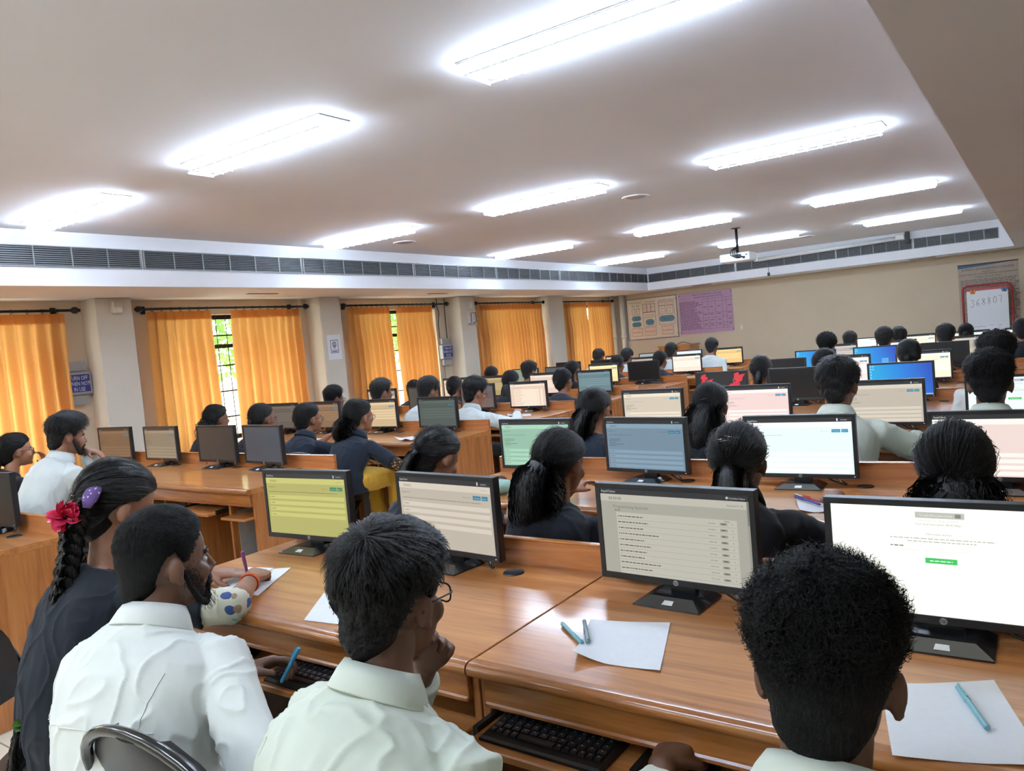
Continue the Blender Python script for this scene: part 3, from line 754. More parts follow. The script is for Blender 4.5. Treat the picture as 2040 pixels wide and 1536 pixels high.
t = thing('wall_bracket', 'white wire loop bracket with loose cable high on a column', 'bracket', (-7.5, 9.66, 1.85))
a = MB(); a.box(0, 0.03, -0.05, 0.05, -0.09, 0.09, c=0.004); a.build('plate', M['sticker'], t)
a = MB(); a.tube([(0.035, -0.07, -0.08), (0.09, -0.07, -0.08), (0.09, -0.07, 0.08), (0.09, 0.05, 0.09), (0.09, 0.07, -0.05), (0.035, 0.04, -0.08)], 0.006, 6); a.build('loop', M['ink'], t, True)
a = MB(); a.box(0.0, 0.05, -0.03, 0.03, 0.16, 0.26, c=0.004); a.build('socket', M['sticker'], t)
a = MB(); a.tube([(0.03, 0.02, 0.16), (0.06, 0.09, 0.1), (0.05, 0.14, -0.02), (0.04, 0.10, -0.1), (0.03, 0.02, -0.09)], 0.005, 6); a.build('cable', M['sticker'], t, True)
t = thing('motion_sensor', 'small cream sensor box at the top of the nearest column', 'sensor', (-7.5, 4.0, 2.11))
a = MB(); a.box(0, 0.055, -0.05, 0.05, -0.06, 0.06, c=0.01); a.build('housing', M['wall'], t); a = MB(); a.box(0.053, 0.058, -0.035, 0.035, -0.045, 0.0, c=0.002); a.build('lens', M['white'], t)

for i, (y0, y1) in enumerate(((7.06, 7.09), (9.98, 10.01))):
    t = thing('curtain_hook', 'brass curtain tieback hook on the wall %s' % ['left of the third window', 'left of the fourth window'][i], 'hook', (WALLX, y0 + 0.0, 0.92), 0, 'tieback hooks')
    a = MB(); a.lathe([(0.0, 0.0), (0.02, 0.0), (0.02, 0.008), (0.0, 0.01)], 12, 0, (0, 0, 0), 'x'); a.build('plate', plain('brass', (150, 112, 60), 0.35, 0.8), t, True)
    a = MB(); a.tube([(0.0, 0, 0), (0.05, 0, 0.0), (0.08, 0, 0.02), (0.085, 0, 0.05)], 0.006, 7); a.build('hook', plain('brass_hook', (150, 112, 60), 0.35, 0.8), t, True)

for i, (x, y, r) in enumerate(((-7.66, 14.93, 0.045), (-7.5, 15.06, 0.055))):
    t = thing('wall_pipe', 'cream vertical pipe in the far corner, %s' % ['nearer the curtain', 'nearer the front wall'][i], 'pipe', (x, y, 0), 0, 'corner pipes')
    a = MB(); a.tube([(0, 0, 0), (0, 0, SZ)], r, 14); a.build('pipe', M['column'], t, True)
    a = MB(); a.tube([(0, 0, 1.28), (0, 0, 1.34)], r + 0.008, 14); a.build('coupling', M['column'], t, True)

# boards on the front wall
M['brd'] = plain('board_paper', (218, 200, 176), 0.6)
M['alu'] = plain('aluminium_trim', (150, 150, 152), 0.35, 0.6)
M['peach'] = plain('peach_box', (222, 190, 164), 0.6); M['tealb'] = plain('teal_box', (92, 128, 140), 0.6)
M['redbrown'] = plain('red_brown_line', (130, 78, 62), 0.6)
t = thing('notice_board', 'framed beige notice board with virtualization diagrams', 'notice board', (-6.85, FY - .001, 1.655))
w, h = 0.565, 0.425
a = MB(); a.box(-w, w, -0.012, 0, -h, h); a.build('panel', M['brd'], t)
a = MB()
for (x0, x1, z0, z1) in ((-w - 0.02, w + 0.02, h, h + 0.02), (-w - 0.02, w + 0.02, -h - 0.02, -h), (-w - 0.02, -w, -h, h), (w, w + 0.02, -h, h)): a.box(x0, x1, -0.022, 0, z0, z1)
a.build('frame', M['alu'], t)
a = MB()
def frame_rect(a, x0, x1, z0, z1, m, y=-0.0135, k=0.006):
    for (p, q, r, s) in ((x0, x1, z1 - k, z1), (x0, x1, z0, z0 + k), (x0, x0 + k, z0, z1), (x1 - k, x1, z0, z1)): a.box(p, q, y, -0.012, r, s, m)
def pill(a, x0, x1, z0, z1, m, y=-0.0135):
    r = (z1 - z0) / 2; vs = []
    for i in range(9): q = pi / 2 + pi * i / 8; vs.append((x0 + r + r * cos(q), y, z0 + r + r * sin(q)))
    for i in range(9): q = -pi / 2 + pi * i / 8; vs.append((x1 - r + r * cos(q), y, z0 + r + r * sin(q)))
    a.add(vs, [tuple(range(len(vs)))], m)
def bt(s, sz, x, z, m=3): a.text(s, sz, (x, -0.0142, z), m=m)
for x, s in ((-0.36, 'Hosted Virtualization'), (-0.02, 'OS Virtualization'), (0.36, 'Bare-Metal Virtualization')): bt(s, 0.036, x, 0.345)
bt('VM1', 0.045, -0.42, 0.27); bt('VM2', 0.045, -0.31, 0.27)
for x in (-0.42, -0.31): frame_rect(a, x - 0.035, x + 0.035, 0.10, 0.235, 3)
pill(a, -0.47, -0.25, -0.035, 0.07, 1); pill(a, -0.47, -0.25, -0.165, -0.06, 1); bt('Hypervisor', 0.03, -0.36, 0.008); bt('Host OS', 0.032, -0.36, -0.122)
frame_rect(a, -0.20, 0.09, 0.13, 0.32, 2); frame_rect(a, -0.20, 0.09, 0.02, 0.13, 2); frame_rect(a, -0.20, 0.09, -0.17, 0.32, 2)
for x in (-0.15, -0.055, 0.04): frame_rect(a, x - 0.047, x + 0.047, 0.14, 0.30, 2); bt('Guest', 0.028, x, 0.23); bt('OS', 0.028, x, 0.18)
bt('Virtualization Layer', 0.03, -0.055, 0.065); pill(a, -0.15, 0.05, -0.145, -0.02, 1); bt('Host OS', 0.032, -0.05, -0.092)
frame_rect(a, 0.16, 0.52, -0.16, 0.33, 2)
for x in (0.25, 0.42): frame_rect(a, x - 0.07, x + 0.07, 0.24, 0.31, 2); frame_rect(a, x - 0.07, x + 0.07, 0.06, 0.24, 2); bt('VM', 0.03, x, 0.262); bt('Guest', 0.028, x, 0.17); bt('OS', 0.028, x, 0.10)
pill(a, 0.17, 0.51, -0.10, 0.03, 1); bt('Hypervisor', 0.034, 0.34, -0.048)
for x in (-0.36, -0.05, 0.34): a.box(x - 0.13, x + 0.13, -0.0134, -0.012, -0.37, -0.19, 2); a.box(x - 0.124, x + 0.124, -0.0138, -0.012, -0.364, -0.196, 0); bt('Real Hardware', 0.034, x, -0.29)
a.build('diagram', [M['peach'], M['tealb'], M['redbrown'], M['ink']], t)
a = MB()
for (x, z) in ((w + 0.01, h * 0.85), (w + 0.01, -h * 0.85)): a.lathe([(0.0, -0.03), (0.008, -0.03), (0.01, -0.022)], 8, 0, (x, 0, z), 'y')
a.build('screw', M['ink'], t)

M['purple'] = plain('purple_board', (178, 140, 164), 0.6); M['dpurple'] = plain('dark_purple_print', (84, 48, 84), 0.6)
t = thing('notice_board', 'purple notice board printed with a table of text', 'notice board', (-5.66, FY - .002, 1.665))
w, h = 0.565, 0.42
a = MB(); a.box(-w, w, -0.012, 0, -h, h, c=0.002); a.build('panel', M['purple'], t)
a = MB(); rnd = random.Random(5)
a.text('RANK OF DEPARTMENT FACILITIES', 0.04, (0.05, -0.0132, 0.36)); a.text('LABORATORY EQUIPMENT DETAILS', 0.04, (0.08, -0.0132, 0.305))
for x in (-0.06, 0.06, 0.21, 0.36, 0.44): a.box(x, x + 0.004, -0.013, -0.012, -0.34, 0.27)
for z in (0.27, 0.21, -0.02, -0.12, -0.23, -0.29, -0.34): a.box(-0.06, w - 0.01, -0.013, -0.012, z, z + 0.004)
for i in range(24):
    z = 0.235 - i * 0.0245; u = -w + 0.02
    while u < -0.08 - rnd.random() * 0.15: q = rnd.uniform(0.02, 0.07); a.box(u, u + q, -0.013, -0.012, z, z + 0.010); u += q + 0.012
for z in (0.10, -0.05, -0.17, -0.26):
    for x in (-0.02, 0.11, 0.27, 0.49): a.box(x - 0.02, x + 0.05, -0.013, -0.012, z, z + 0.011)
for (x, z) in ((-w + 0.012, h - 0.04), (w - 0.012, h - 0.04), (-w + 0.012, -h + 0.04), (w - 0.012, -h + 0.04)): a.lathe([(0.0, -0.02), (0.009, -0.02), (0.010, -0.012)], 8, 0, (x, 0, z), 'y')
a.build('printed_lettering', M['dpurple'], t)

t = thing('light_switch', 'small cream wall switch right of the purple board', 'switch', (-4.94, FY, 1.30))
a = MB(); a.box(-0.035, 0.035, -0.015, 0, -0.06, 0.06, c=0.004); a.build('plate', M['wall'], t); a = MB(); a.box(-0.012, 0.012, -0.022, -0.014, -0.02, 0.02, c=0.003); a.build('rocker', M['white'], t)

# banner and flip chart
M['bannerpaper'] = plain('banner_paper', (176, 158, 140), 0.6); M['blueband'] = plain('banner_blue_band', (52, 96, 132), 0.6)
t = thing('wall_banner', 'grey printed college banner hanging behind the red flip chart', 'banner', (-0.745, FY - .002, 1.42))
w = 0.43
a = MB(); a.box(-w, w, -0.006, -0.002, -0.58, 0.59); a.build('sheet', M['bannerpaper'], t)
for z in (0.59, -0.60):
    a = MB(); a.box(-w - 0.005, w + 0.005, -0.014, 0, z, z + 0.02, c=0.003); a.build('batten', plain('maroon_batten', (60, 24, 30), 0.5), t)
a = MB(); a.add([(-w, -0.007, 0.59), (0.30, -0.007, 0.59), (-0.05, -0.007, 0.565), (-w, -0.007, 0.545)], [(0, 3, 2, 1)]); a.build('blue_band', M['blueband'], t)
a = MB(); y = -0.0075
for s, sz, z in (('KONGU ENGINEERING COLLEGE', 0.050, 0.500), ('(Autonomous)', 0.030, 0.460), ('DEPARTMENT OF COMPUTER SCIENCE AND ENGINEERING', 0.031, 0.420), ('Program Outcomes (POs)', 0.034, 0.375)): a.text(s, sz, (0.0, y, z))
rnd = random.Random(9)
for i in range(34):
    z = 0.335 - i * 0.026; u = -w + 0.03
    while u < w - 0.05: q = rnd.uniform(0.02, 0.08); a.box(u, u + q, -0.0072, -0.006, z, z + 0.008); u += q + 0.012
a.build('printed_lettering', M['ink'], t)

M['red'] = plain('red_enamel_tube', (150, 34, 34), 0.4)
t = thing('flip_chart_stand', 'red tubular flip chart stand in front of the banner', 'flip chart', (-0.755, FY - 0.32, 0))
a = MB(); hw = 0.345
loop = [(-hw, 0, 0.02), (-hw, 0, 1.60), (-hw + 0.02, 0, 1.635), (-hw + 0.06, 0, 1.655), (hw - 0.06, 0, 1.655), (hw - 0.02, 0, 1.635), (hw, 0, 1.60), (hw, 0, 0.02)]
a.tube(loop, 0.017, 10); a.build('frame', M['red'], t, True)
a = MB(); a.tube([(-hw, 0.0, 0.76), (hw, 0.0, 0.76)], 0.014, 8); a.build('crossbar', M['red'], t, True)
a = MB(); a.box(-hw + 0.03, hw - 0.03, -0.012, 0.012, 1.555, 1.615, c=0.003); a.build('clamp_bar', M['red'], t)
for s in (-1, 1):
    a = MB(); a.tube([(s * hw, 0.0, 1.3), (s * hw, 0.20, 0.02)], 0.012, 8); a.build('leg', M['red'], t, True)
t2 = thing('flip_chart_paper', 'white paper pad with handwritten number on the red stand', 'paper pad', (-0.755, FY - 0.337, 0))
a = MB(); a.box(-0.29, 0.29, -0.004, 0.002, 0.775, 1.57); a.build('pad', M['paper'], t2)
a = MB()
DIG = {'3': [(0, 0.9), (0.3, 1), (0.55, 0.8), (0.3, 0.55), (0.55, 0.3), (0.3, 0), (-0.05, 0.06)], '6': [(0.45, 1), (0.1, 0.55), (0.05, 0.2), (0.3, 0), (0.5, 0.2), (0.35, 0.42), (0.08, 0.3)],
       '8': [(0.45, 0.85), (0.25, 1), (0.08, 0.8), (0.3, 0.55), (0.5, 0.25), (0.28, 0), (0.05, 0.22), (0.3, 0.55), (0.48, 0.85)], '0': [(0.3, 1), (0.06, 0.6), (0.1, 0.15), (0.35, 0), (0.55, 0.4), (0.5, 0.85), (0.3, 1)], '7': [(0, 0.95), (0.5, 1), (0.42, 0.5), (0.35, 0)]}
for i, c in enumerate('368807'):
    a.tube([(-0.235 + i * 0.078 + p[0] * 0.09, -0.0045, 1.31 + i * 0.008 + p[1] * 0.115) for p in DIG[c]], 0.0028, 5)
rnd = random.Random(2)
for (x0, z, n) in ((-0.265, 0.975, 8), (-0.11, 0.98, 4), (0.03, 0.985, 2), (0.13, 0.985, 3), (0.05, 0.92, 2), (0.13, 0.93, 2), (-0.24, 0.90, 3), (0.07, 0.86, 3), (0.12, 0.87, 3)):
    a.tube([(x0 + k * 0.011, -0.0045, z + rnd.uniform(-0.012, 0.012)) for k in range(n * 2)], 0.0018, 5)
a.build('handwriting', M['ink'], t2)
mo = plain('orange_magnet', (226, 132, 40), 0.5); mb_ = plain('blue_magnet', (84, 120, 160), 0.5)
for i, (x, z, m_, nm) in enumerate(((-0.20, 1.55, mo, 'orange butterfly clip at the top left of the flip chart'), (0.24, 1.55, mb_, 'blue butterfly clip at the top right of the flip chart'), (0.24, 0.85, mb_, 'blue butterfly clip low on the right of the flip chart'))):
    t3 = thing('butterfly_clip', nm, 'clip', (-0.755 + x, FY - 0.342, z), 0, 'butterfly clips')
    a = MB()
    for s in (-1, 1):
        a.ell((s * 0.024, -0.004, 0.016), (0.024, 0.004, 0.022), 10, 6); a.ell((s * 0.018, -0.004, -0.016), (0.017, 0.004, 0.016), 10, 6)
    a.build('wings', m_, t3, True)
    a = MB(); a.ell((0, -0.006, 0), (0.005, 0.005, 0.03), 8, 6); a.build('body', M['ink'], t3, True)

# wooden podium
t = thing('wooden_podium', 'brown wooden podium box against the front wall', 'podium', (-6.05, 14.55, 0))
a = MB(); a.box(-0.33, 0.33, -0.25, 0.25, 0, 1.04, c=0.004); a.build('cabinet', M['wood_v'], t)
a = MB(); a.box(-0.35, 0.35, -0.27, 0.27, 1.04, 1.065, c=0.004); a.build('top', M['wood'], t)
a = MB(); a.box(0.18, 0.32, -0.26, -0.249, 0.55, 0.95, c=0.002); a.build('speaker_grille', M['black'], t)
t2 = thing('cable_loop', 'thin black cable loop lying on the podium top', 'cable', (-5.95, 14.5, 1.066)); a = MB()
a.tube([(-0.12, 0, 0.006), (-0.05, 0.02, 0.03), (0.03, 0.0, 0.045), (0.1, -0.02, 0.02), (0.16, -0.02, 0.006), (0.2, -0.1, 0.006)], 0.006, 6); a.build('cable', M['ink'], t2, True)

# projector hanging from the ceiling
t = thing('projector', 'white projector hanging from the ceiling on a black pole', 'projector', (-3.28, 10.1, CZ))
a = MB(); a.lathe([(0.0, -0.008), (0.06, -0.008), (0.065, 0.0)], 18); a.build('ceiling_plate', M['iron'], t, True, 40)
a = MB(); a.tube([(0, 0, -0.006), (0, 0, -0.33)], 0.018, 10); a.build('pole', M['iron'], t, True)
a = MB(); a.box(-0.20, 0.20, -0.15, 0.15, -0.445, -0.335, c=0.012); b_ = a.build('projector_body', M['white'], t)
a = MB(); a.lathe([(0.0, 0.155), (0.03, 0.16), (0.04, 0.165), (0.042, 0.148)], 18, 0, (-0.11, 0, -0.39), 'y'); a.build('lens', M['gloss'], b_, True, 40)
a = MB()
for (x0, x1, z0, z1) in ((0.02, 0.05, -0.375, -0.36), (0.06, 0.09, -0.375, -0.36), (0.03, 0.08, -0.41, -0.395), (0.11, 0.14, -0.42, -0.39), (0.15, 0.17, -0.38, -0.365)): a.box(x0, x1, -0.1515, -0.149, z0, z1)
a.build('ports', M['ink'], b_)
a = MB()
for k in range(4): a.tube([(0.01 * k - 0.02, -0.02, -0.25 - 0.01 * k), (-0.06 + 0.02 * k, -0.08, -0.29), (-0.04 + 0.03 * k, -0.17, -0.36), (0.03 + 0.03 * k, -0.175, -0.40), (0.04 + 0.03 * k, -0.15, -0.40)], 0.006, 6)
a.build('cables', M['ink'], t, True)

t = thing('projection_screen', 'white rolled up projection screen tube below the front bulkhead grille', 'screen', (-3.1, SY - 0.09, 2.56))
a = MB(); a.tube([(-1.17, 0, -0.045), (1.17, 0, 0.0)], 0.035, 12); a.build('roller_tube', M['white'], t, True)
a = MB(); a.box(1.12, 1.26, -0.045, 0.045, -0.03, 0.06, c=0.01); a.build('end_cap', M['white'], t)
a = MB(); a.box(1.27, 1.33, -0.05, 0.072, -0.10, 0.09, c=0.004); a.build('mount_bracket', M['iron'], t)
a = MB(); a.box(-1.24, -1.17, -0.03, 0.072, -0.07, 0.0, c=0.004); a.build('mount_bracket', M['white'], t)
a = MB(); a.tube([(-1.0, 0, -0.075), (-1.0, 0.02, -0.3)], 0.004, 6); a.box(-1.02, -0.98, 0.0, 0.03, -0.36, -0.30, c=0.004); a.build('pull_cord', M['ink'], t)
for i, (x, y) in enumerate(((-5.55, 14.75), (-1.65, 14.75))):
    t = thing('ceiling_slot', 'dark slot %s under the front bulkhead' % ['above the purple board', 'left of the banner'][i], 'vent', (x, y, SZ), 0, 'slots under the bulkhead')
    a = MB(); a.box(-0.2, 0.2, -0.03, 0.03, -0.006, 0, c=0.002); a.build('cover', plain('slot_brown', (110, 88, 66), 0.6), t)
for i, (x, y) in enumerate(((-7.1, 5.45), (-7.1, 8.45))):
    t = thing('ceiling_slot', 'faint slot under the window bulkhead above the %s window' % ['second', 'third'][i], 'vent', (x, y, SZ), pi / 2, 'slots under the bulkhead')
    a = MB(); a.box(-0.2, 0.2, -0.03, 0.03, -0.006, 0, c=0.002); a.build('cover', plain('slot_grey', (150, 130, 112), 0.6), t)

# ------------------------------------------------------------------ small things on the desks
def sheet(name, pts, label, z=DH, curl=None, group=None, n=10, cat='paper', lift=0.001):
    """a paper sheet from four corners (near-left, near-right, far-right, far-left)"""
    c = [V((p[0], p[1], 0)) for p in pts]; mid = sum(c, V()) / 4
    vs = []; cur = curl or (0, 0, 0, 0)
    for j in range(n + 1):
        for i in range(n + 1):
            u, v = i / n, j / n
            p = (c[0] * (1 - u) + c[1] * u) * (1 - v) + (c[3] * (1 - u) + c[2] * u) * v - mid
            zz = lift
            for k, (cu, cv) in enumerate(((0, 0), (1, 0), (1, 1), (0, 1))):
                d = max(0, 1 - 2.2 * sqrt((u - cu) ** 2 + (v - cv) ** 2)); zz += cur[k] * d ** 1.6
            zz += 0.0007 * (1 + noise.noise(V((u * 3, v * 3, mid.x * 9))))
            vs.append((p.x, p.y, zz))
    fs = [(j * (n + 1) + i, j * (n + 1) + i + 1, (j + 1) * (n + 1) + i + 1, (j + 1) * (n + 1) + i) for j in range(n) for i in range(n)]
    o = MB().add(vs, fs).build(name, M['paper'], None, True, loc=(mid.x, mid.y, z))
    return tag(o, label, cat, group)
sheet('paper_sheet', [(-0.843, 1.329), (-0.652, 1.347), (-0.733, 1.588), (-0.915, 1.538)], 'blank white sheet with a lifted corner beside two pens on the front desk', curl=(0.02, 0.003, 0.002, 0.002))
sheet('paper_sheet', [(-1.62, 1.262), (-1.42, 1.29), (-1.54, 1.50), (-1.745, 1.44)], 'white sheet overhanging the desk edge behind the wavy haired boy')
sheet('paper_sheet', [(-0.215, 1.215), (-0.02, 1.28), (-0.10, 1.55), (-0.268, 1.45)], 'white sheet under a teal pen at the lower right of the photo', curl=(0.004, 0.004, 0.0, 0.006))
sheet('paper_sheet', [(-2.10, 1.30), (-1.93, 1.35), (-2.07, 1.585), (-2.215, 1.50)], 'white sheet the braided girl is writing on')
sheet('paper_sheet', [(-2.18, 1.42), (-2.06, 1.44), (-2.12, 1.555), (-2.22, 1.53)], 'small folded slip on the sheet under the writing hand', lift=0.004, curl=(0.02, 0, 0, 0.0))
sheet('paper_sheet', [(-0.72, 2.68), (-0.61, 2.71), (-0.645, 2.85), (-0.80, 2.93)], 'crumpled white sheet under two pens in the second row', curl=(0.01, 0.015, 0.004, 0.01))
sheet('paper_sheet', [(-1.98, 2.70), (-1.90, 2.72), (-1.93, 2.86), (-2.01, 2.84)], 'corner of white paper beside the mint pouch')
sheet('paper_sheet', [(-3.98, 4.20), (-3.87, 4.33), (-4.12, 4.43), (-4.22, 4.33)], 'folded white sheets on the third row desk right of the yellow dress girl', curl=(0.02, 0.004, 0.004, 0.02))
sheet('paper_sheet', [(-4.62, 4.20), (-4.45, 4.24), (-4.50, 4.36), (-4.68, 4.32)], 'white sheet left of the girl in the yellow dress', curl=(0.012, 0.0, 0.0, 0.01))
sheet('paper_sheet', [(-5.20, 4.22), (-5.04, 4.25), (-5.08, 4.36), (-5.24, 4.33)], 'white sheet left of the girl with the round bun', curl=(0.01, 0.0, 0.0, 0.01))
sheet('paper_sheet', [(-5.40, 2.70), (-5.24, 2.76), (-5.30, 2.90), (-5.46, 2.84)], 'small white sheet on the second window row desk', curl=(0, 0.01, 0.0, 0))
sheet('paper_sheet', [(-4.00, 5.60), (-3.80, 5.66), (-3.90, 5.80), (-4.12, 5.74)], 'white sheets beside the boy in front of the pinkish list monitor', curl=(0.01, 0.0, 0.0, 0.01))
sheet('paper_sheet', [(-3.92, 6.98), (-3.78, 7.0), (-3.82, 7.12), (-3.96, 7.10)], 'crumpled white sheet near the grey-teal monitor', curl=(0.03, 0.02, 0.02, 0.03))
sheet('paper_sheet', [(-0.60, 4.10), (-0.47, 4.12), (-0.52, 4.25), (-0.64, 4.24)], 'white slip under the writing hand of the third row boy', curl=(0.004, 0.012, 0.004, 0.004))

def pen(a, b, body, label, z=DH, lift=0.006, cap=None, zb=None, name='pen', group='pens'):
    a3 = V((a[0], a[1], z + lift)); b3 = V((b[0], b[1], (zb if zb is not None else z + lift)))
    d = (b3 - a3); L = d.length
    t = thing(name, label, 'pen', a3, 0, group)
    t.rotation_mode = 'QUATERNION'; t.rotation_quaternion = d.to_track_quat('X', 'Z')
    q = MB(); q.tube([(0, 0, 0), (0.003, 0, 0), (L * 0.7, 0, 0), (L * 0.9, 0, 0)], [0.0040, 0.0048, 0.0048, 0.0044], 10); q.build('barrel', body, t, True, 40)
    q = MB(); q.tube([(L * 0.62, 0, 0), (L * 0.63, 0, 0), (L * 0.98, 0, 0), (L, 0, 0)], [0.0050, 0.0056, 0.0054, 0.0040], 10); q.box(L * 0.66, L * 0.99, -0.0014, 0.0014, 0.0055, 0.0075); q.build('cap', cap or body, t, True, 40)
    return t
M['pteal'] = plain('teal_pen_plastic', (110, 170, 180), 0.3); M['pgrey'] = plain('grey_teal_pen_plastic', (120, 140, 146), 0.3)
M['pblue'] = plain('blue_pen_plastic', (66, 160, 200), 0.3); M['ppur'] = plain('purple_pen_plastic', (120, 60, 110), 0.3); M['pvio'] = plain('violet_pen_plastic', (66, 66, 130), 0.3); M['pred'] = plain('red_pen_plastic', (170, 50, 46), 0.3)
pen((-0.962, 1.485), (-0.86, 1.402), M['pteal'], 'pale teal pen, left of the two beside the blank sheet')
pen((-0.917, 1.512), (-0.846, 1.405), M['pgrey'], 'grey capped pen, right of the two touching the blank sheet', lift=0.009)
pen((-0.099, 1.350), (-0.150, 1.482), M['pteal'], 'teal pen lying on the sheet at the lower right', lift=0.009)
pen((-0.672, 2.765), (-0.785, 2.872), M['pvio'], 'violet pen on the crumpled second row sheet', lift=0.013)
pen((-0.662, 2.79), (-0.755, 2.87), M['pred'], 'red tipped pen beside the violet one on the second row sheet', lift=0.014)

# mint pencil pouch
t = thing('pencil_pouch', 'mint green zipped pencil pouch on the second row desk', 'pouch', (-2.06, 2.72, DH + 0.001), RAD(15))
a = MB(); rs = []
for i in range(13):
    x = -0.09 + 0.18 * i / 12; k = sqrt(max(0.02, 1 - (abs(x) / 0.094) ** 4))
    rs.append([(x, 0.038 * k * cos(q) * (1 + 0.04 * sin(i * 2.1)), 0.034 + 0.034 * k * sin(q)) for q in [2 * pi * j / 16 for j in range(16)]])
a.rings(rs); a.build('pouch', plain('mint_fabric', (150, 184, 172), 0.6, bump=0.2), t, True)
a = MB(); a.tube([(-0.085 + 0.17 * i / 10, 0.0, 0.0695 - 0.02 * (abs(i - 5) / 5) ** 3) for i in range(11)], 0.0025, 6); a.build('zip', M['steel'], t, True)

# compact keyboards with separate keys
M['kb'] = plain('keyboard_black', (16, 16, 18), 0.4); M['key'] = plain('key_black', (24, 24, 27), 0.35); M['legend'] = plain('key_legend', (170, 172, 176), 0.6)
def keyboard(loc, rz, label):
    t = thing('keyboard', label, 'keyboard', loc, rz, 'compact black keyboards')
    W_, D_ = 0.285, 0.128
    a = MB(); a.rings([[(-W_ / 2, -D_ / 2, 0), (W_ / 2, -D_ / 2, 0), (W_ / 2, D_ / 2, 0), (-W_ / 2, D_ / 2, 0)], [(-W_ / 2, -D_ / 2, 0.006), (W_ / 2, -D_ / 2, 0.006), (W_ / 2, D_ / 2, 0.014), (-W_ / 2, D_ / 2, 0.014)], [(-W_ / 2 + 0.004, -D_ / 2 + 0.006, 0.0095), (W_ / 2 - 0.004, -D_ / 2 + 0.006, 0.0095), (W_ / 2 - 0.004, D_ / 2 - 0.004, 0.018), (-W_ / 2 + 0.004, D_ / 2 - 0.004, 0.018)]])
    a.build('case', M['kb'], t)
    rows = [(0.053, 15, None), (0.036, 13, None), (0.0185, 13, None), (0.001, 13, None), (-0.0165, 12, None), (-0.0345, 0, [1, 1, 1, 1, 5, 1, 1, 1, 1, 1, 1])]
    leg = MB(); n = 0
    for (y, k, ws) in rows:
        ws = ws or [1] * k; tot = sum(ws); x = -W_ / 2 + 0.009; unit = (W_ - 0.018) / tot
        for w in ws:
            kw = unit * w - 0.0022; z = 0.0138 + (y + D_ / 2) * 0.066
            nm = ('k', round(kw, 4))
            if nm not in KIDS:
                q = MB(); hk = kw / 2
                q.rings([[(-hk, -0.0075, 0), (hk, -0.0075, 0), (hk, 0.0075, 0), (-hk, 0.0075, 0)], [(-hk + 0.0012, -0.006, 0.0042), (hk - 0.0012, -0.006, 0.0042), (hk - 0.0012, 0.0062, 0.0042), (-hk + 0.0012, 0.0062, 0.0042)]])
                KIDS[nm] = q.mesh('key', M['key'])
            ky = link('key', KIDS[nm], t, (x + unit * w / 2, y, z - 0.0035), (0.066, 0, 0))
            if w == 1:
                cx = x + unit / 2
                leg.quad((cx - 0.0022, y + 0.0005, z + 0.0013), (cx + 0.0012, y + 0.0005, z + 0.0013), (cx + 0.0012, y + 0.0032, z + 0.0015), (cx - 0.0022, y + 0.0032, z + 0.0015))
            x += unit * w; n += 1
    leg.build('key_legends', M['legend'], t)
    return t
keyboard((-0.845, 1.235, 0.6185), RAD(-1), 'black compact keyboard on the pulled out tray below the blank sheet')
keyboard((-1.535, 1.225, 0.6185), RAD(-1), 'black compact keyboard under the hand holding a blue pen')
def mouse(loc, rz, label):
    t = thing('computer_mouse', label, 'mouse', loc, rz, 'black mice')
    a = MB(); rs = []
    for i in range(11):
        y = -0.05 + 0.1 * i / 10; k = sqrt(max(0.03, 1 - (abs(y) / 0.052) ** 2.6))
        rs.append([(0.029 * k * cos(q), y, max(0.0, 0.006 + 0.028 * k * sin(q) * (1.05 - 0.3 * (y > 0) * y / 0.05))) for q in [2 * pi * j / 16 for j in range(16)]])
    a.rings(rs); b_ = a.build('shell', M['gloss'], t, True)
    a = MB(); a.lathe([(0.0, -0.003), (0.006, -0.003), (0.006, 0.003), (0.0, 0.003)], 12, 0, (0, 0.024, 0.029), 'x'); a.build('scroll_wheel', M['steel'], t)
    a = MB(); a.tube([(0, 0.05, 0.006), (0.01, 0.09, 0.004), (0.03, 0.12, 0.004)], 0.0018, 6); a.build('cord', M['ink'], t, True)
    return t
mouse((-1.925, 1.285, 0.5915), 0.2, 'black mouse on the shelf beside the bearded boy')
mouse((-0.555, 1.30, 0.5915), 0.1, 'black mouse under the hand of the curly haired boy')
mouse((-3.80, 4.24, 0.5915), 0.0, 'black mouse under the hand of the girl in the yellow dress')
# central processing units standing in the desk bays
cpu_m = plain('cpu_black', (20, 20, 22), 0.4)
for i, (x, y, nm) in enumerate(((-3.72, 2.60, 'black computer tower in the end bay of the second window row'), (-4.40, 2.60, 'black computer tower in the middle bay of the second window row'), (-0.50, 1.32, 'black computer tower below the front desk'))):
    t = thing('computer_tower', nm, 'computer', (x, y + 0.22, 0.0905), 0, 'computer towers')
    a = MB(); a.box(-0.075, 0.075, -0.13, 0.18, 0, 0.36, c=0.005); a.build('case', cpu_m, t)
    a = MB(); a.box(-0.07, 0.07, -0.138, -0.129, 0.01, 0.35, c=0.004); f_ = a.build('front_panel', M['gloss'], t)
    a = MB(); a.lathe([(0.0, -0.142), (0.008, -0.142), (0.009, -0.137)], 12, 0, (0.03, 0, 0.31), 'y'); a.build('power_button', M['steel'], f_)
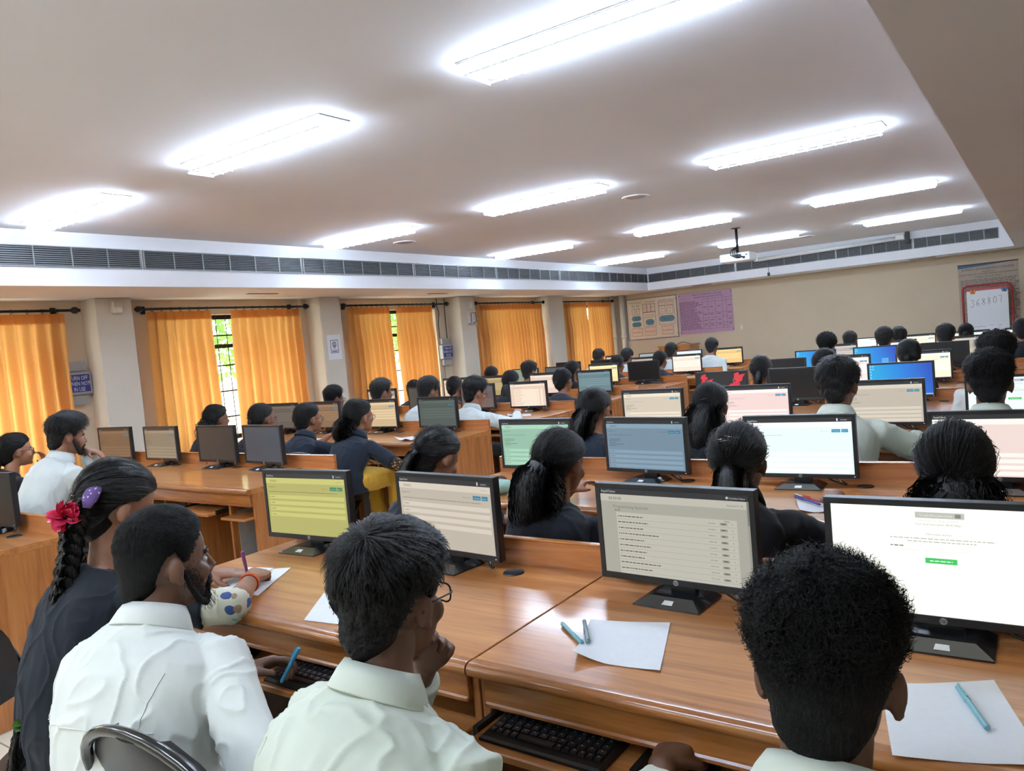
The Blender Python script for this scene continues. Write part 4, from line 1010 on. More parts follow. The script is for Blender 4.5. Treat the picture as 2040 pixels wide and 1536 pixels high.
# ------------------------------------------------------------------ people
def skinmat(name, rgb):
    k = N(name); c = lin(rgb); co = k.coords()
    f = k.noise(co, 22, 4)
    k.link(k.ramp(f, [(0.3, tuple(x * 0.85 for x in c)), (0.7, tuple(min(1, x * 1.12) for x in c))]), k.b.inputs['Base Color'])
    k.set(Roughness=0.48); k.b.inputs['Subsurface Weight'].default_value = 0.06; k.b.inputs['Subsurface Radius'].default_value = (0.02, 0.008, 0.004)
    k.b.inputs['Subsurface Scale'].default_value = 0.3
    return k.m
SKD = skinmat('dark_brown_skin', (104, 70, 52)); SKM = skinmat('brown_skin', (138, 94, 70)); SKL = skinmat('light_brown_skin', (164, 114, 86))
def hairmat(name, rgb, rough, spec=0.5):
    k = N(name); co = k.coords((60, 60, 6)); f = k.noise(co, 5, 3)
    c = lin(rgb); k.link(k.ramp(f, [(0.35, tuple(x * 0.6 for x in c)), (0.7, tuple(x * 1.5 for x in c))]), k.b.inputs['Base Color'])
    k.set(Roughness=rough); k.b.inputs['Specular IOR Level'].default_value = spec
    at = k.new('ShaderNodeAttribute'); at.attribute_name = 'comb'
    f2 = k.noise(at.outputs['Vector'], 2.2, 5, 0.75)
    ad = k.new('ShaderNodeMath', operation='MULTIPLY_ADD'); ad.inputs[1].default_value = 2.2; k.link(f2, ad.inputs[0]); k.link(f, ad.inputs[2])
    k.link(k.ramp(f2, [(0.38, tuple(x * 0.35 for x in c)), (0.72, tuple(x * 2.0 for x in c))]), k.b.inputs['Base Color'])  # lighter streaks along the combing paint hair highlights into the colour
    k.bump(ad.outputs[0], 0.75, 0.005); return k.m
HB = hairmat('black_hair', (15, 13, 13), 0.42, 0.32); HM = hairmat('matt_black_hair', (14, 12, 12), 0.6, 0.2); HS = hairmat('sleek_black_hair', (12, 11, 11), 0.30, 0.4)
def cloth(name, rgb, rough=0.85, weave=900, seam=None):
    k = N(name); c = lin(rgb); co = k.coords(); f = k.noise(co, 7, 4)
    col = k.ramp(f, [(0.3, tuple(x * 0.93 for x in c)), (0.7, tuple(min(1, x * 1.05) for x in c))])
    k.link(col, k.b.inputs['Base Color']); k.set(Roughness=rough); k.b.inputs['Sheen Weight'].default_value = 0.1
    k.b.inputs['Specular IOR Level'].default_value = 0.25
    w = k.noise(co, 260, 2); k.bump(w, 0.12, 0.001); return k.m
C_WHITE = cloth('white_shirt_cotton', (226, 228, 222)); C_OFF = cloth('off_white_shirt_cotton', (214, 220, 206)); C_COOL = cloth('cool_white_shirt_cotton', (222, 230, 230))
C_NAVY = cloth('navy_coat_cloth', (19, 23, 31)); C_NAVY2 = cloth('dark_navy_coat_cloth', (15, 18, 25)); C_SLATE = cloth('slate_navy_coat_cloth', (25, 32, 44)); C_BLACK = cloth('black_coat_cloth', (22, 21, 23))
C_TROU = cloth('black_trousers', (20, 20, 24)); C_YEL = cloth('yellow_kurta_cloth', (204, 158, 52)); C_PINK = cloth('pink_kurta_cloth', (206, 92, 122)); C_GREY = cloth('grey_kurta_cloth', (120, 112, 116))
def print_cloth(name, base, cols, scale, dens=0.32):
    """printed cloth: scattered blossoms in two colours over a base"""
    k = N(name); co = k.coords()
    cur = None
    rgb = k.new('ShaderNodeRGB'); rgb.outputs[0].default_value = (*lin(base), 1); cur = rgb.outputs[0]
    for i, c in enumerate(cols):
        vo = k.new('ShaderNodeTexVoronoi'); vo.inputs['Scale'].default_value = scale * (1 + 0.6 * i); vo.inputs['Randomness'].default_value = 0.8
        mp = k.new('ShaderNodeMapping'); mp.inputs['Location'].default_value = (i * 3.1, i * 1.7, i)
        k.link(co, mp.inputs[0]); n = k.new('ShaderNodeTexNoise'); n.inputs['Scale'].default_value = scale * 3; k.link(mp.outputs[0], n.inputs['Vector'])
        k.link(mp.outputs[0], vo.inputs['Vector'])
        ad = k.new('ShaderNodeMath', operation='MULTIPLY_ADD'); ad.inputs[1].default_value = 0.35; k.link(n.outputs[0], ad.inputs[0]); k.link(vo.outputs['Distance'], ad.inputs[2])
        lt = k.new('ShaderNodeMath', operation='LESS_THAN'); lt.inputs[1].default_value = dens + 0.12; k.link(ad.outputs[0], lt.inputs[0])
        mx = k.new('ShaderNodeMix'); mx.data_type = 'RGBA'; k.link(lt.outputs[0], mx.inputs[0]); k.link(cur, mx.inputs[6]); mx.inputs[7].default_value = (*lin(c), 1); cur = mx.outputs[2]
    k.link(cur, k.b.inputs['Base Color']); k.set(Roughness=0.85); return k.m
C_FLOR = print_cloth('floral_kurta_cloth', (206, 204, 184), [(90, 176, 156), (60, 80, 128), (156, 132, 104)], 10, 0.29)
C_GOLD = print_cloth('gold_black_print_cloth', (30, 24, 22), [(190, 140, 40), (120, 70, 30)], 45, 0.36)
C_PRNT = print_cloth('grey_print_cloth', (60, 52, 50), [(160, 150, 140), (120, 96, 70)], 45, 0.3)
C_PINKP = print_cloth('pink_print_cloth', (212, 96, 128), [(236, 170, 186)], 40, 0.22)

def remesh(mb, voxel, smooth=4, name='m'):
    me = bpy.data.meshes.new(name); me.from_pydata(mb.v, [], mb.f); me.update()
    o = bpy.data.objects.new('tmp', me); COL.objects.link(o)
    r = o.modifiers.new('r', 'REMESH'); r.mode = 'VOXEL'; r.voxel_size = voxel; r.use_smooth_shade = True
    if smooth:
        s = o.modifiers.new('s', 'SMOOTH'); s.factor = 0.5; s.iterations = smooth
    dg = bpy.context.evaluated_depsgraph_get()
    out = bpy.data.meshes.new_from_object(o.evaluated_get(dg))
    bpy.data.objects.remove(o); bpy.data.meshes.remove(me)
    out.name = name
    out.polygons.foreach_set('use_smooth', [True] * len(out.polygons))
    return out

def Rz(a): return Matrix.Rotation(a, 3, 'Z')
def ring(c, rv, fv, w, d, n=22, p=2.4):
    out = []
    for j in range(n):
        a = 2 * pi * j / n; x, y = cos(a), sin(a)
        out.append(c + rv * (w * math.copysign(abs(x) ** (2 / p), x)) + fv * (d * math.copysign(abs(y) ** (2 / p), y)))
    return out
def bez(p0, p1, p2, p3, t): u = 1 - t; return p0 * u ** 3 + p1 * (3 * u * u * t) + p2 * (3 * u * t * t) + p3 * t ** 3
def ik(S, Wt, l1, l2, pole):
    d = Wt - S; L = d.length
    if L > (l1 + l2) * 0.995: Wt = S + d * ((l1 + l2) * 0.995 / L); d = Wt - S; L = d.length
    u = d / L; a = (l1 * l1 - l2 * l2 + L * L) / (2 * L); h = sqrt(max(0.0, l1 * l1 - a * a))
    q = pole - u * pole.dot(u); q.normalize()
    return S + u * a + q * h, Wt
def hand(mb, wr, f, n, thumb, curl, sc=1.0, spread=0.0, tb=0.3):
    """palm, four bent fingers of different lengths and a thumb leaving the side of the palm"""
    f = f.normalized(); n = (n - f * n.dot(f)).normalized(); s = f.cross(n) * thumb
    rs = [ring(wr + f * (t * sc), s, n, w * sc, h * sc, 14, 2.6) for t, w, h in ((-0.01, 0.024, 0.018), (0.012, 0.027, 0.017), (0.04, 0.037, 0.016), (0.07, 0.040, 0.0145), (0.09, 0.038, 0.012))]
    mb.rings(rs)
    tips = []
    for i, (so, L, r) in enumerate(((0.029, 0.070, 0.0088), (0.010, 0.078, 0.0090), (-0.010, 0.073, 0.0086), (-0.028, 0.057, 0.0076))):
        p = wr + (f * 0.085 + s * so) * sc; c = curl[i] if isinstance(curl, (list, tuple)) else curl
        pts = [p - f * 0.012 * sc]; ang = c * 0.75; q = p
        for k, fr in enumerate((0.46, 0.30, 0.24)):
            d = f * cos(ang) - n * sin(ang) + s * (spread * so * 8)
            pts.append(q); q = q + d.normalized() * (L * fr * sc); ang += c
        pts.append(q); tips.append(q)
        mb.tube(pts, [r * sc, r * sc, r * 0.97 * sc, r * 0.92 * sc, r * 0.72 * sc], 8)
    p = wr + (f * 0.022 + s * 0.024 - n * 0.004) * sc
    d1 = (f * 0.62 + s * (0.72 - tb) - n * (0.25 + tb * 0.5)).normalized(); q = p + d1 * 0.042 * sc; d2 = (f * 0.85 + s * (0.25 - tb) - n * (0.25 + tb * 0.4)).normalized(); e = q + d2 * 0.034 * sc
    mb.tube([p - d1 * 0.012 * sc, p, q, e], [0.0125 * sc, 0.0125 * sc, 0.0105 * sc, 0.0078 * sc], 8)
    return tips, e

def head_geo(mb, H, hp, sc):
    """skull, jaw, brow, nose, lips, cheeks, ears in head space (Y forward, Z up)"""
    X0 = mb.X
    mb.X = X0 @ Matrix.Translation(hp) @ H.to_4x4() @ Matrix.Scale(sc, 4)
    mb.ell((0, -0.012, 0.022), (0.074, 0.094, 0.092), 24, 16)
    mb.ell((0, 0.030, -0.035), (0.057, 0.058, 0.078), 20, 14)
    mb.ell((0, 0.026, -0.072), (0.047, 0.055, 0.040), 18, 10)
    mb.ell((0, 0.074, 0.014), (0.045, 0.014, 0.010), 12, 8)
    mb.tube([(0, 0.078, 0.014), (0, 0.092, -0.012), (0, 0.102, -0.034)], [0.006, 0.009, 0.013], 10)
    for s in (-1, 1):
        mb.ell((s * 0.011, 0.090, -0.037), (0.009, 0.010, 0.008), 8, 6)
        mb.ell((s * 0.040, 0.056, -0.030), (0.020, 0.024, 0.024), 10, 8)
        R = Matrix.Rotation(s * -0.35, 3, 'Z') @ Matrix.Rotation(-0.15, 3, 'X')
        mb.ell((s * 0.078, -0.012, -0.012), (0.0085, 0.017, 0.028), 12, 10, 0, R)
        mb.ell((s * 0.076, -0.002, -0.036), (0.0075, 0.009, 0.010), 10, 8)
        mb.ell((s * 0.074, 0.002, -0.018), (0.006, 0.006, 0.009), 8, 6)
    mb.ell((0, 0.083, -0.058), (0.021, 0.010, 0.0052), 12, 8)
    mb.ell((0, 0.081, -0.068), (0.018, 0.010, 0.0062), 12, 8)
    mb.ell((0, 0.070, -0.094), (0.020, 0.018, 0.016), 12, 8)
    mb.X = X0

def comb_attr(me, hx, st):
    at = me.attributes.new('comb', 'FLOAT_VECTOR', 'POINT'); inv = hx.inverted(); out = []
    tie = V(st.get('tie', (0, -0.93, -0.36))).normalized(); a = tie.orthogonal().normalized(); b = tie.cross(a)
    short = st['kind'] != 'tight'
    if short: tie = V(st.get('crown', (0.1, -0.55, 0.83))).normalized(); a = tie.orthogonal().normalized(); b = tie.cross(a)
    for v in me.vertices:
        u = (inv @ v.co) - HC; u.normalize(); t = math.atan2(u.dot(a), u.dot(b)); k = 14 if not short else 9
        out += [cos(t) * k, sin(t) * k, u.angle(tie) * (1.2 if not short else 3)]
    at.data.foreach_set('vector', out)
HC, HR = V((0, -0.012, 0.022)), V((0.0745, 0.0945, 0.0925))
def sstep(a, b, x):
    t = min(1, max(0, (x - a) / (b - a))); return t * t * (3 - 2 * t)
def hair_line(phi, style):
    pts = {'boy': [(0, 0.50), (0.7, 0.42), (1.0, 0.16), (1.25, -0.30), (1.42, -0.28), (1.55, 0.02), (1.78, -0.12), (2.05, -0.70), (pi, -0.90)],
           'girl': [(0, 0.42), (0.8, 0.30), (1.2, 0.0), (1.45, -0.10), (1.7, -0.25), (2.05, -0.75), (pi, -0.95)]}[style]
    for (a, va), (b, vb) in zip(pts, pts[1:]):
        if phi <= b: t = (phi - a) / (b - a); return va * (1 - t) + vb * t
    return pts[-1][1]
def hair_thick(u, st):
    """hair depth above the skull in direction u (head space)"""
    phi = math.acos(max(-1, min(1, u.y / max(1e-6, sqrt(u.x * u.x + u.y * u.y)))))
    base = 'boy' if st['kind'] in ('short', 'curly') else 'girl'
    zl = hair_line(phi, base) + 0.045 * noise.noise(V((u.x * 9, u.y * 9, 3.1))) * sstep(-0.3, 0.2, u.y)
    cov = sstep(-0.05, 0.16, u.z - zl)
    if st['kind'] in ('short', 'curly'):
        top = sstep(-0.1, 0.75, u.z)
        th = st.get('side', 0.010) * (1 - top) + st.get('top', 0.030) * top
        th += st.get('front', 0.0) * sstep(0.0, 0.8, u.y) * top
        nb = st.get('rough', 0.006)
        th += nb * noise.noise(u * st.get('freq', 5.0) + V((st.get('seed', 0) * 3.7, 0, 0))) + nb * 0.6 * noise.noise(u * st.get('freq', 5.0) * 2.7)
        th = max(th, 0.007)
    else:
        th = st.get('top', 0.011) + 0.003 + st.get('back', 0.008) * sstep(0.1, -0.8, u.y)
        th += 0.0042 * noise.noise(u * 3.2 + V((st.get('seed', 0), 0, 0))) + 0.002 * noise.noise(u * 9)
        th -= 0.004 * math.exp(-(u.x / 0.035) ** 2) * sstep(-0.4, 0.6, u.y) if st.get('part', 1) else 0
    th *= 0.45 + 0.55 * sstep(0.0, 0.5, u.z - zl)
    return th * cov - 0.016 * (1 - cov)
NC = V((0, -0.050, -0.052))
def hair_pt(u, st, extra=0.0):
    t = hair_thick(u, st) + extra
    p = V((u.x * HR.x, u.y * HR.y, u.z * HR.z)); nrm = V((u.x / HR.x, u.y / HR.y, u.z / HR.z)).normalized()
    if u.z < 0.15 and u.y < 0.35:                 # the hair runs on down the nape
        q = st.get('nq', (0.056, 0.050, 0.074)); L = p.length; d = p / L; o = HC - NC
        dx, dy, dz = d.x / q[0], d.y / q[1], d.z / q[2]; ox, oy, oz = o.x / q[0], o.y / q[1], o.z / q[2]
        A = dx * dx + dy * dy + dz * dz; B2 = dx * ox + dy * oy + dz * oz; C2 = ox * ox + oy * oy + oz * oz - 1; D = B2 * B2 - A * C2
        if D > 0:
            tt = (-B2 + sqrt(D)) / A; k = 0.010; h = max(k - abs(tt - L), 0) / k; m = max(tt, L) + h * h * k * 0.25
            if tt > L - k: p = d * m; nrm = nrm.lerp(d, 0.5).normalized()
    return HC + p + nrm * t, nrm
def hair_cap(mb, st, n=56, k=36):
    rs = []
    for i in range(k + 1):
        a = 0.02 + (pi - 0.04) * i / k
        rs.append([hair_pt(V((sin(a) * cos(2 * pi * j / n), sin(a) * sin(2 * pi * j / n), cos(a))), st)[0] for j in range(n)])
    mb.rings([list(reversed(r)) for r in rs])
def ribbon(mb, pts, nrm, w0, m=0):
    k = len(pts); L = []; 
    for i, p in enumerate(pts):
        t = (pts[min(i + 1, k - 1)] - pts[max(i - 1, 0)]); t = t.normalized() if t.length > 1e-9 else V((0, 0, 1))
        b = t.cross(nrm); b = b.normalized() if b.length > 1e-6 else t.orthogonal().normalized()
        w = w0 * (1 - (i / (k - 1)) ** 2 * 0.85)
        L += [p + b * w, p - b * w]
    mb.add(L, [(2 * i, 2 * i + 1, 2 * i + 3, 2 * i + 2) for i in range(k - 1)], m)
def hair_strands(mb, st, n, rnd):
    kind = st['kind']; cnt = 0; tries = 0
    crown = V(st.get('crown', (0.1, -0.55, 0.83))).normalized()
    tie = V(st.get('tie', (0, -0.93, -0.36))).normalized()
    while cnt < n and tries < n * 6:
        tries += 1
        u = V((rnd.gauss(0, 1), rnd.gauss(0, 1), rnd.gauss(0, 1))).normalized()
        if hair_thick(u, st) < 0.004: continue
        if kind == 'short' and u.z < 0 and rnd.random() < 0.6: continue
        cnt += 1
        p, nr = hair_pt(u, st, -0.004)
        if kind == 'curly':
            L = rnd.uniform(0.5, 1.0) * st.get('len', 0.034) * (0.16 + 0.84 * sstep(-0.35, 0.6, u.z)); r = rnd.uniform(0.004, 0.010) * (0.25 + 0.75 * sstep(-.4, .5, u.z)); ph = rnd.uniform(0, 6.28); tw = rnd.uniform(1.0, 2.0) * (1 if rnd.random() < 0.5 else -1)
            a = nr.orthogonal().normalized(); b = nr.cross(a); dr = (nr + V((rnd.gauss(0, .35), rnd.gauss(0, .35), rnd.gauss(0, .35)))).normalized()
            pts = []
            for q in range(9):
                s = q / 8; e = min(1, s * 3)
                pts.append(p + dr * (L * s * 0.75) + (a * cos(ph + tw * 2 * pi * s) + b * sin(ph + tw * 2 * pi * s)) * (r * e))
            ribbon(mb, pts, nr, 0.0013)
        elif kind == 'short':
            d = (u - crown * u.dot(crown)); d = d.normalized() if d.length > 1e-3 else nr.orthogonal()
            d = (d + V((rnd.gauss(0, .25), rnd.gauss(0, .25), rnd.gauss(0, .2))) + V((0, 0.3, 0)) * max(0, u.z)); d -= nr * d.dot(nr); d.normalize()
            top = sstep(-0.2, 0.7, u.z); L = st.get('len', 0.038) * (0.2 + 0.8 * top) * rnd.uniform(0.6, 1.1); lift = st.get('lift', 0.5) * rnd.uniform(0.5, 1.2)
            pts = [p + (d * s + nr * (lift * s * (1.15 - s)) - V((0, 0, 0.25)) * s * s * (1 - top)) * L + nr * 0.003 for s in (0, 0.3, 0.6, 0.85, 1.0)]
            ribbon(mb, pts, nr, 0.0013)
        else:
            pts = []; tt = (tie + V((rnd.gauss(0, .05), rnd.gauss(0, .05), rnd.gauss(0, .05)))).normalized()
            ang = u.angle(tt)
            if ang < 0.15: continue
            e = rnd.uniform(0.35, 1.0); stray = rnd.random() ** 2 * 1.5 if rnd.random() < 0.35 else 0.05
            for q in range(8):
                s = q / 7 * e; w = (u * sin((1 - s) * ang) + tt * sin(s * ang)) / sin(ang) if sin(ang) > 1e-3 else u
                w.normalize(); h, nn = hair_pt(w, st, 0.0012 + (0.010 * sin(pi * s) * stray)); pts.append(h)
            ribbon(mb, pts, nr, 0.0013)
def bundle(mb, path, rad, n, rnd, wave=0.0, freq=3.0, flat=1.0, rv=V((1, 0, 0)), fray=0.0, w=0.0014):
    """a lock of hair: solid core and separate strands round it"""
    k = len(path)
    mb.tube(path, [r * (0.82 if wave < .006 else 0.70) for r in rad], 12, flat=1.0, up=V((0, -1, 0)))
    for _ in range(n):
        a = rnd.uniform(0, 2 * pi); rr = sqrt(rnd.uniform(0.45, 1.3)); ph = rnd.uniform(0, 6.28); pts = []
        e = rnd.uniform(0.7, 1.0)
        for i in range(k * 2 - 1):
            s = i / (k * 2 - 2) * e; x = s * (k - 1); j = min(int(x), k - 2); f = x - j
            c = path[j].lerp(path[j + 1], f); r = (rad[j] * (1 - f) + rad[j + 1] * f) * rr
            t = (path[j + 1] - path[j]).normalized(); q = rv - t * rv.dot(t); q.normalize(); b = t.cross(q)
            wv = wave * (sin(ph + freq * 2 * pi * s + a) + 0.5 * sin(2.7 * ph + freq * 15 * s)); wv2 = wave * (cos(ph + freq * 2 * pi * s * 1.1) + 0.5 * cos(3.1 * ph + freq * 13 * s))
            pts.append(c + q * (r * cos(a) + wv) + b * (r * sin(a) * flat + wv2) + q * fray * s * s * rnd.uniform(-1, 1))
        ribbon(mb, pts, V((cos(a), sin(a), 0.1)), w)

def wrinkle(me, amp, seed, freq=9.0, aniso=(1, 1, 0.6), amp2=None):
    co = [0.0] * (len(me.vertices) * 3); me.vertices.foreach_get('co', co)
    nm = [v.normal.copy() for v in me.vertices]
    for i in range(len(nm)):
        p = V(co[3 * i:3 * i + 3]); q = V((p.x * aniso[0], p.y * aniso[1], p.z * aniso[2])) * freq + V((seed * 5.3, seed, 0))
        q2 = q + V((noise.noise(q * 0.7), noise.noise(q * 0.7 + V((9, 0, 0))), noise.noise(q * 0.7 + V((0, 9, 0))))) * 0.9
        rdg = 1 - abs(noise.noise(q2)) * 2.2
        d = amp * (max(-0.4, rdg) ** 3 if rdg > 0 else rdg * 0.3) + amp * 0.6 * noise.noise(q * 0.45)
        p = p + nm[i] * d
        co[3 * i:3 * i + 3] = p
    me.vertices.foreach_set('co', co); me.update()

NP = [0]
def person(label, head, key='R1a', sex='f', byaw=0, hyaw=None, pitch=10, lean=0.12, hair=None, top=None, sleeve='short', skin=None, rh=None, lh=None, near=0, bottom=None, under=None, sw=None, group=None, collar=False, glasses=False, eyes=False, nb=None, hscale=None, pole_r=None, pole_l=None, rdir=None, ldir=None, rcurl=0.55, lcurl=0.55, rn=None, ln=None, chair=True, cyaw=None, coff=(0, 0), top_len=0.0, beard=False, bindi=None, pel=None, cstyle=None, hb=None):
    seed = NP[0]; NP[0] += 1; rnd = random.Random(100 + seed)
    m = sex == 'm'
    hp = V(head); by = RAD(byaw); hy = RAD(hyaw if hyaw is not None else byaw)
    B = Rz(by); H = Rz(hy) @ Matrix.Rotation(-RAD(pitch), 3, 'X')
    rv, fw, up = B @ V((1, 0, 0)), B @ V((0, 1, 0)), V((0, 0, 1))
    sc = hscale or (1.0 if m else 0.96)
    g = 1.0 if m else 0.88
    nbp = V(nb) if nb else hp + B @ V((0, -0.062, -0.134))
    sw = sw or (0.178 if m else 0.150)
    pelv = V(pel) if pel else V((nbp.x, nbp.y, 0.53)) - fw * lean
    root = thing('person', label, 'person', (pelv.x, pelv.y, 0), 0, group)
    O = Matrix.Translation(-root.location)
    vox = (0.0105, 0.0075, 0.0045)[near]
    S = {1: nbp + rv * (sw - .012) - up * 0.08, -1: nbp - rv * (sw - .012) - up * 0.08}
    l1, l2 = (0.285, 0.255) if m else (0.262, 0.235)
    tgt = {1: V(rh) if rh else V((0, 0, 0.63)) + V(((nbp + rv * 0.10 + fw * 0.07).x, (nbp + rv * 0.10 + fw * 0.07).y, 0)), -1: V(lh) if lh else V((0, 0, 0.63)) + V(((nbp - rv * 0.10 + fw * 0.07).x, (nbp - rv * 0.10 + fw * 0.07).y, 0))}
    for s in (1, -1):
        if not (rh if s == 1 else lh): tgt[s].z = 0.632
    E, Wp = {}, {}
    for s in (1, -1):
        if abs(tgt[s].z - .775) < .012 and near < 2: tgt[s].z = .797
    for s in (1, -1):
        pl = (pole_r if s == 1 else pole_l)
        pl = V(pl) if pl else ((rv * (0.10 * s) - up * 1.0 - fw * 0.5) if tgt[s].z < .7 else (rv * (0.32 * s) - up * 0.45 - fw * 0.8))
        E[s], Wp[s] = ik(S[s], tgt[s], l1, l2, pl)
    # spine
    hz = V((pelv.x, pelv.y, 0.505)); ln_ = (nbp - hz).length
    sp = lambda t: bez(hz, hz + up * 0.16 - fw * 0.05, nbp - up * 0.16 - fw * 0.075, nbp, t)
    def torso(mb, ex, ks, t0=0.0, t1=1.0):
        rs = []
        for t, w, d in ks:
            if t < t0 - 1e-6 or t > t1 + 1e-6: continue
            c = sp(min(t, 1)); tn = (sp(min(1, t + 0.03)) - sp(max(0, min(t, 1) - 0.03))).normalized()
            if t > 1: c = c + tn * (t - 1) * ln_
            fv = tn.cross(rv).normalized()
            rs.append(ring(c, rv, fv, w * g + ex, d * g + ex))
        mb.rings(rs)
    KS = [(0, .175, .125), (.10, .178, .128), (.3, .158, .112), (.5, .164, .114), (.7, .178, .116), (.82, .176, .106), (.91, .140, .088), (.965, .098, .072), (1.0, .070, .060)]
    # ---- body: one continuous surface
    b = MB(); b.X = O
    head_geo(b, H, hp, sc)
    b.X = O
    hn = hp + H @ V((0, -0.022, -0.055)) * sc
    b.tube([hn, hn.lerp(nbp, 0.5), nbp - up * 0.03], [0.053 * (1 if m else .84), 0.051 * (1 if m else .84), 0.062 * (1 if m else .86)], 16)
    torso(b, -0.012, KS)
    tips = {}
    for s in (1, -1):
        kg = 1 if m else 0.86
        b.tube([S[s] - rv * (0.05 * s), S[s], S[s].lerp(E[s], 0.5), E[s], E[s].lerp(Wp[s], 0.35), Wp[s]], [0.050 * kg, 0.050 * kg, 0.044 * kg, 0.038 * kg, 0.038 * kg, 0.0255 * kg], 12)
        dr = (rdir if s == 1 else ldir); f_ = V(dr) if dr else (Wp[s] - E[s]).normalized() * 0.6 + fw * 0.4 - up * 0.05
        nn = (rn if s == 1 else ln); n_ = V(nn) if nn else up + rv * (0.15 * s)
        tips[s] = hand(b, Wp[s], f_, n_, 1 if s < 0 else -1, rcurl if s == 1 else lcurl, 1.0 if m else 0.9)
    me = remesh(b, vox, 3 if near < 2 else 2, 'body'); me.materials.append(skin)
    body = link('body', me, root)
    # ---- shirt or coat
    t_ = MB(); t_.X = O
    ex = 0.010 if m else 0.008
    KT = [(top_len, .185, .132)] + [k for k in KS if k[0] > top_len + 0.02]
    torso(t_, ex, KT)
    t_.rings([ring(hz + up * q, rv, fw, (w + ex) * g, (d + ex) * g) for q, w, d in ((-.038, .186, .136), (.03, .182, .130), (.07, .176, .124))])
    for s in (1, -1):
        kg = 1 if m else 0.9
        a0 = S[s] - rv * (0.07 * s) + up * 0.004
        if sleeve == 'short':
            en = S[s].lerp(E[s], 0.72)
            t_.tube([a0, S[s], S[s].lerp(E[s], 0.4), en], [0.055 * kg, 0.060 * kg, 0.061 * kg, 0.064 * kg], 14)
        else:
            fr = 0.86 if sleeve == 'long' else 0.45
            w2 = E[s].lerp(Wp[s], fr)
            t_.tube([a0, S[s], S[s].lerp(E[s], 0.5), E[s], E[s].lerp(w2, 0.5), w2], [0.055 * kg, 0.060 * kg, 0.060 * kg, 0.055 * kg, 0.050 * kg, 0.044 * kg], 14)
    me = remesh(t_, vox * 1.05, 5 if near else 3, 'shirt'); me.materials.append(top)
    wrinkle(me, (0.006, 0.0065, 0.0062)[near] * (1 if m else 0.8), seed, 11 if near < 2 else 15, (1, 1, .55))
    shirt = link('shirt' if m else 'coat', me, root)
    if collar:
        c = MB(); c.X = O; rs = []
        tn = (hn - nbp).normalized()
        fvv = tn.cross(rv).normalized(); rvv = rv
        def cr(h, r1, r2, drop):
            out = []
            for j in range(33):
                a = pi / 2 + 0.30 + (2 * pi - 0.60) * j / 32
                q = nbp + tn * (h - drop * (1 + 0.5 * sin(a)) * 0.5) + rvv * (r1 * cos(a)) + fvv * (r2 * sin(a)); out.append(q)
            return out
        strip = [cr(0.0, 0.068, 0.064, 0), cr(0.042, 0.062, 0.060, 0), cr(0.046, 0.066, 0.064, 0), cr(0.030, 0.078, 0.073, 0.006), cr(0.004, 0.092, 0.084, 0.016), cr(0.0, 0.090, 0.082, 0.016), cr(0.02, 0.074, 0.070, 0.01)]
        c.rings(strip, 0, False, False); me = c.mesh('collar', top, True)
        link('collar', me, shirt)
    if near == 2 and m:             # stitched yoke and armhole seams, laid on the cloth
        from mathutils.bvhtree import BVHTree
        bv = BVHTree.FromPolygons([v.co[:] for v in shirt.data.vertices], [p.vertices[:] for p in shirt.data.polygons])
        inv = root.location
        def lay(pts):
            out = []
            for p in pts:
                h = bv.ray_cast(p - inv - fw * 0.6, fw)[0]
                if h is not None: out.append(h - fw * 0.0012)
            return out
        lines = [[nbp + rv * (0.150 * (2 * i / 110 - 1)) - up * (0.125 + 0.012 * (2 * i / 110 - 1) ** 2) for i in range(111)]]
        for s in (1, -1): lines.append([nbp + rv * (s * (0.138 + 0.02 * sin(pi * i / 20) * -1 + 0.012 * i / 20)) - up * (0.045 + 0.21 * i / 20) for i in [q / 5 for q in range(101)]])
        sm_ = MB()
        for L_ in lines:
            q_ = lay(L_)
            if len(q_) > 5: sm_.tube(q_, 0.0013, 6)
        sm_.build('seam', top, shirt, True)
    if under:                      # inner sleeves showing below the coat sleeves
        for s in (1, -1):
            u_ = MB(); u_.X = O
            p0 = S[s].lerp(E[s], 0.66); e1 = E[s].lerp(Wp[s], under[1] if len(under) > 1 else 0.06)
            u_.tube([p0, S[s].lerp(E[s], 0.85), E[s], e1] if (under[1] if len(under) > 1 else 0.06) > 0.01 else [p0, S[s].lerp(E[s], 0.8), S[s].lerp(E[s], 0.9)], [0.055 * g, 0.056 * g, 0.053 * g, 0.05 * g][:4 if (under[1] if len(under) > 1 else 0.06) > 0.01 else 3], 14)
            me = remesh(u_, 0.006, 2, 'inner_sleeve'); me.materials.append(under[0]); wrinkle(me, 0.004, seed + s, 20)
            link('inner_sleeve', me, root)
    # ---- trousers or kurta over the legs, shoes
    hips = V((pelv.x, pelv.y, 0.532))
    l_ = MB(); l_.X = O
    for s in (1, -1):
        hq = hips + rv * (0.085 * s); kn = hq + fw * 0.35 + rv * (0.02 * s); kn.z = 0.50; an = kn + fw * 0.02; an.z = 0.09
        l_.tube([hq - fw * 0.03, hq, hq.lerp(kn, 0.5), kn, kn.lerp(an, 0.4), an], [0.072, 0.078, 0.070, 0.060, 0.056, 0.052] if m else [0.070, 0.076, 0.068, 0.058, 0.06, 0.062], 14)
        sh = MB(); sh.X = O
        ft = V((an.x, an.y, 0.0)); rs = []
        for q, (yy, w, h) in enumerate(((-0.05, 0.028, 0.05), (-0.03, 0.036, 0.075), (0.03, 0.038, 0.07), (0.09, 0.043, 0.045), (0.15, 0.040, 0.034), (0.185, 0.020, 0.022))):
            c = ft + fw * yy; rs.append([c + rv * (w * cos(a)) + up * max(0.0, h * 0.5 + h * 0.5 * sin(a)) for a in [2 * pi * j / 14 for j in range(14)]])
        sh.rings(rs); sh.build('shoe', M['gloss'], root, True)
    l_.ell(hips - up * 0.0, (0.15, 0.12, 0.075), 16, 8)
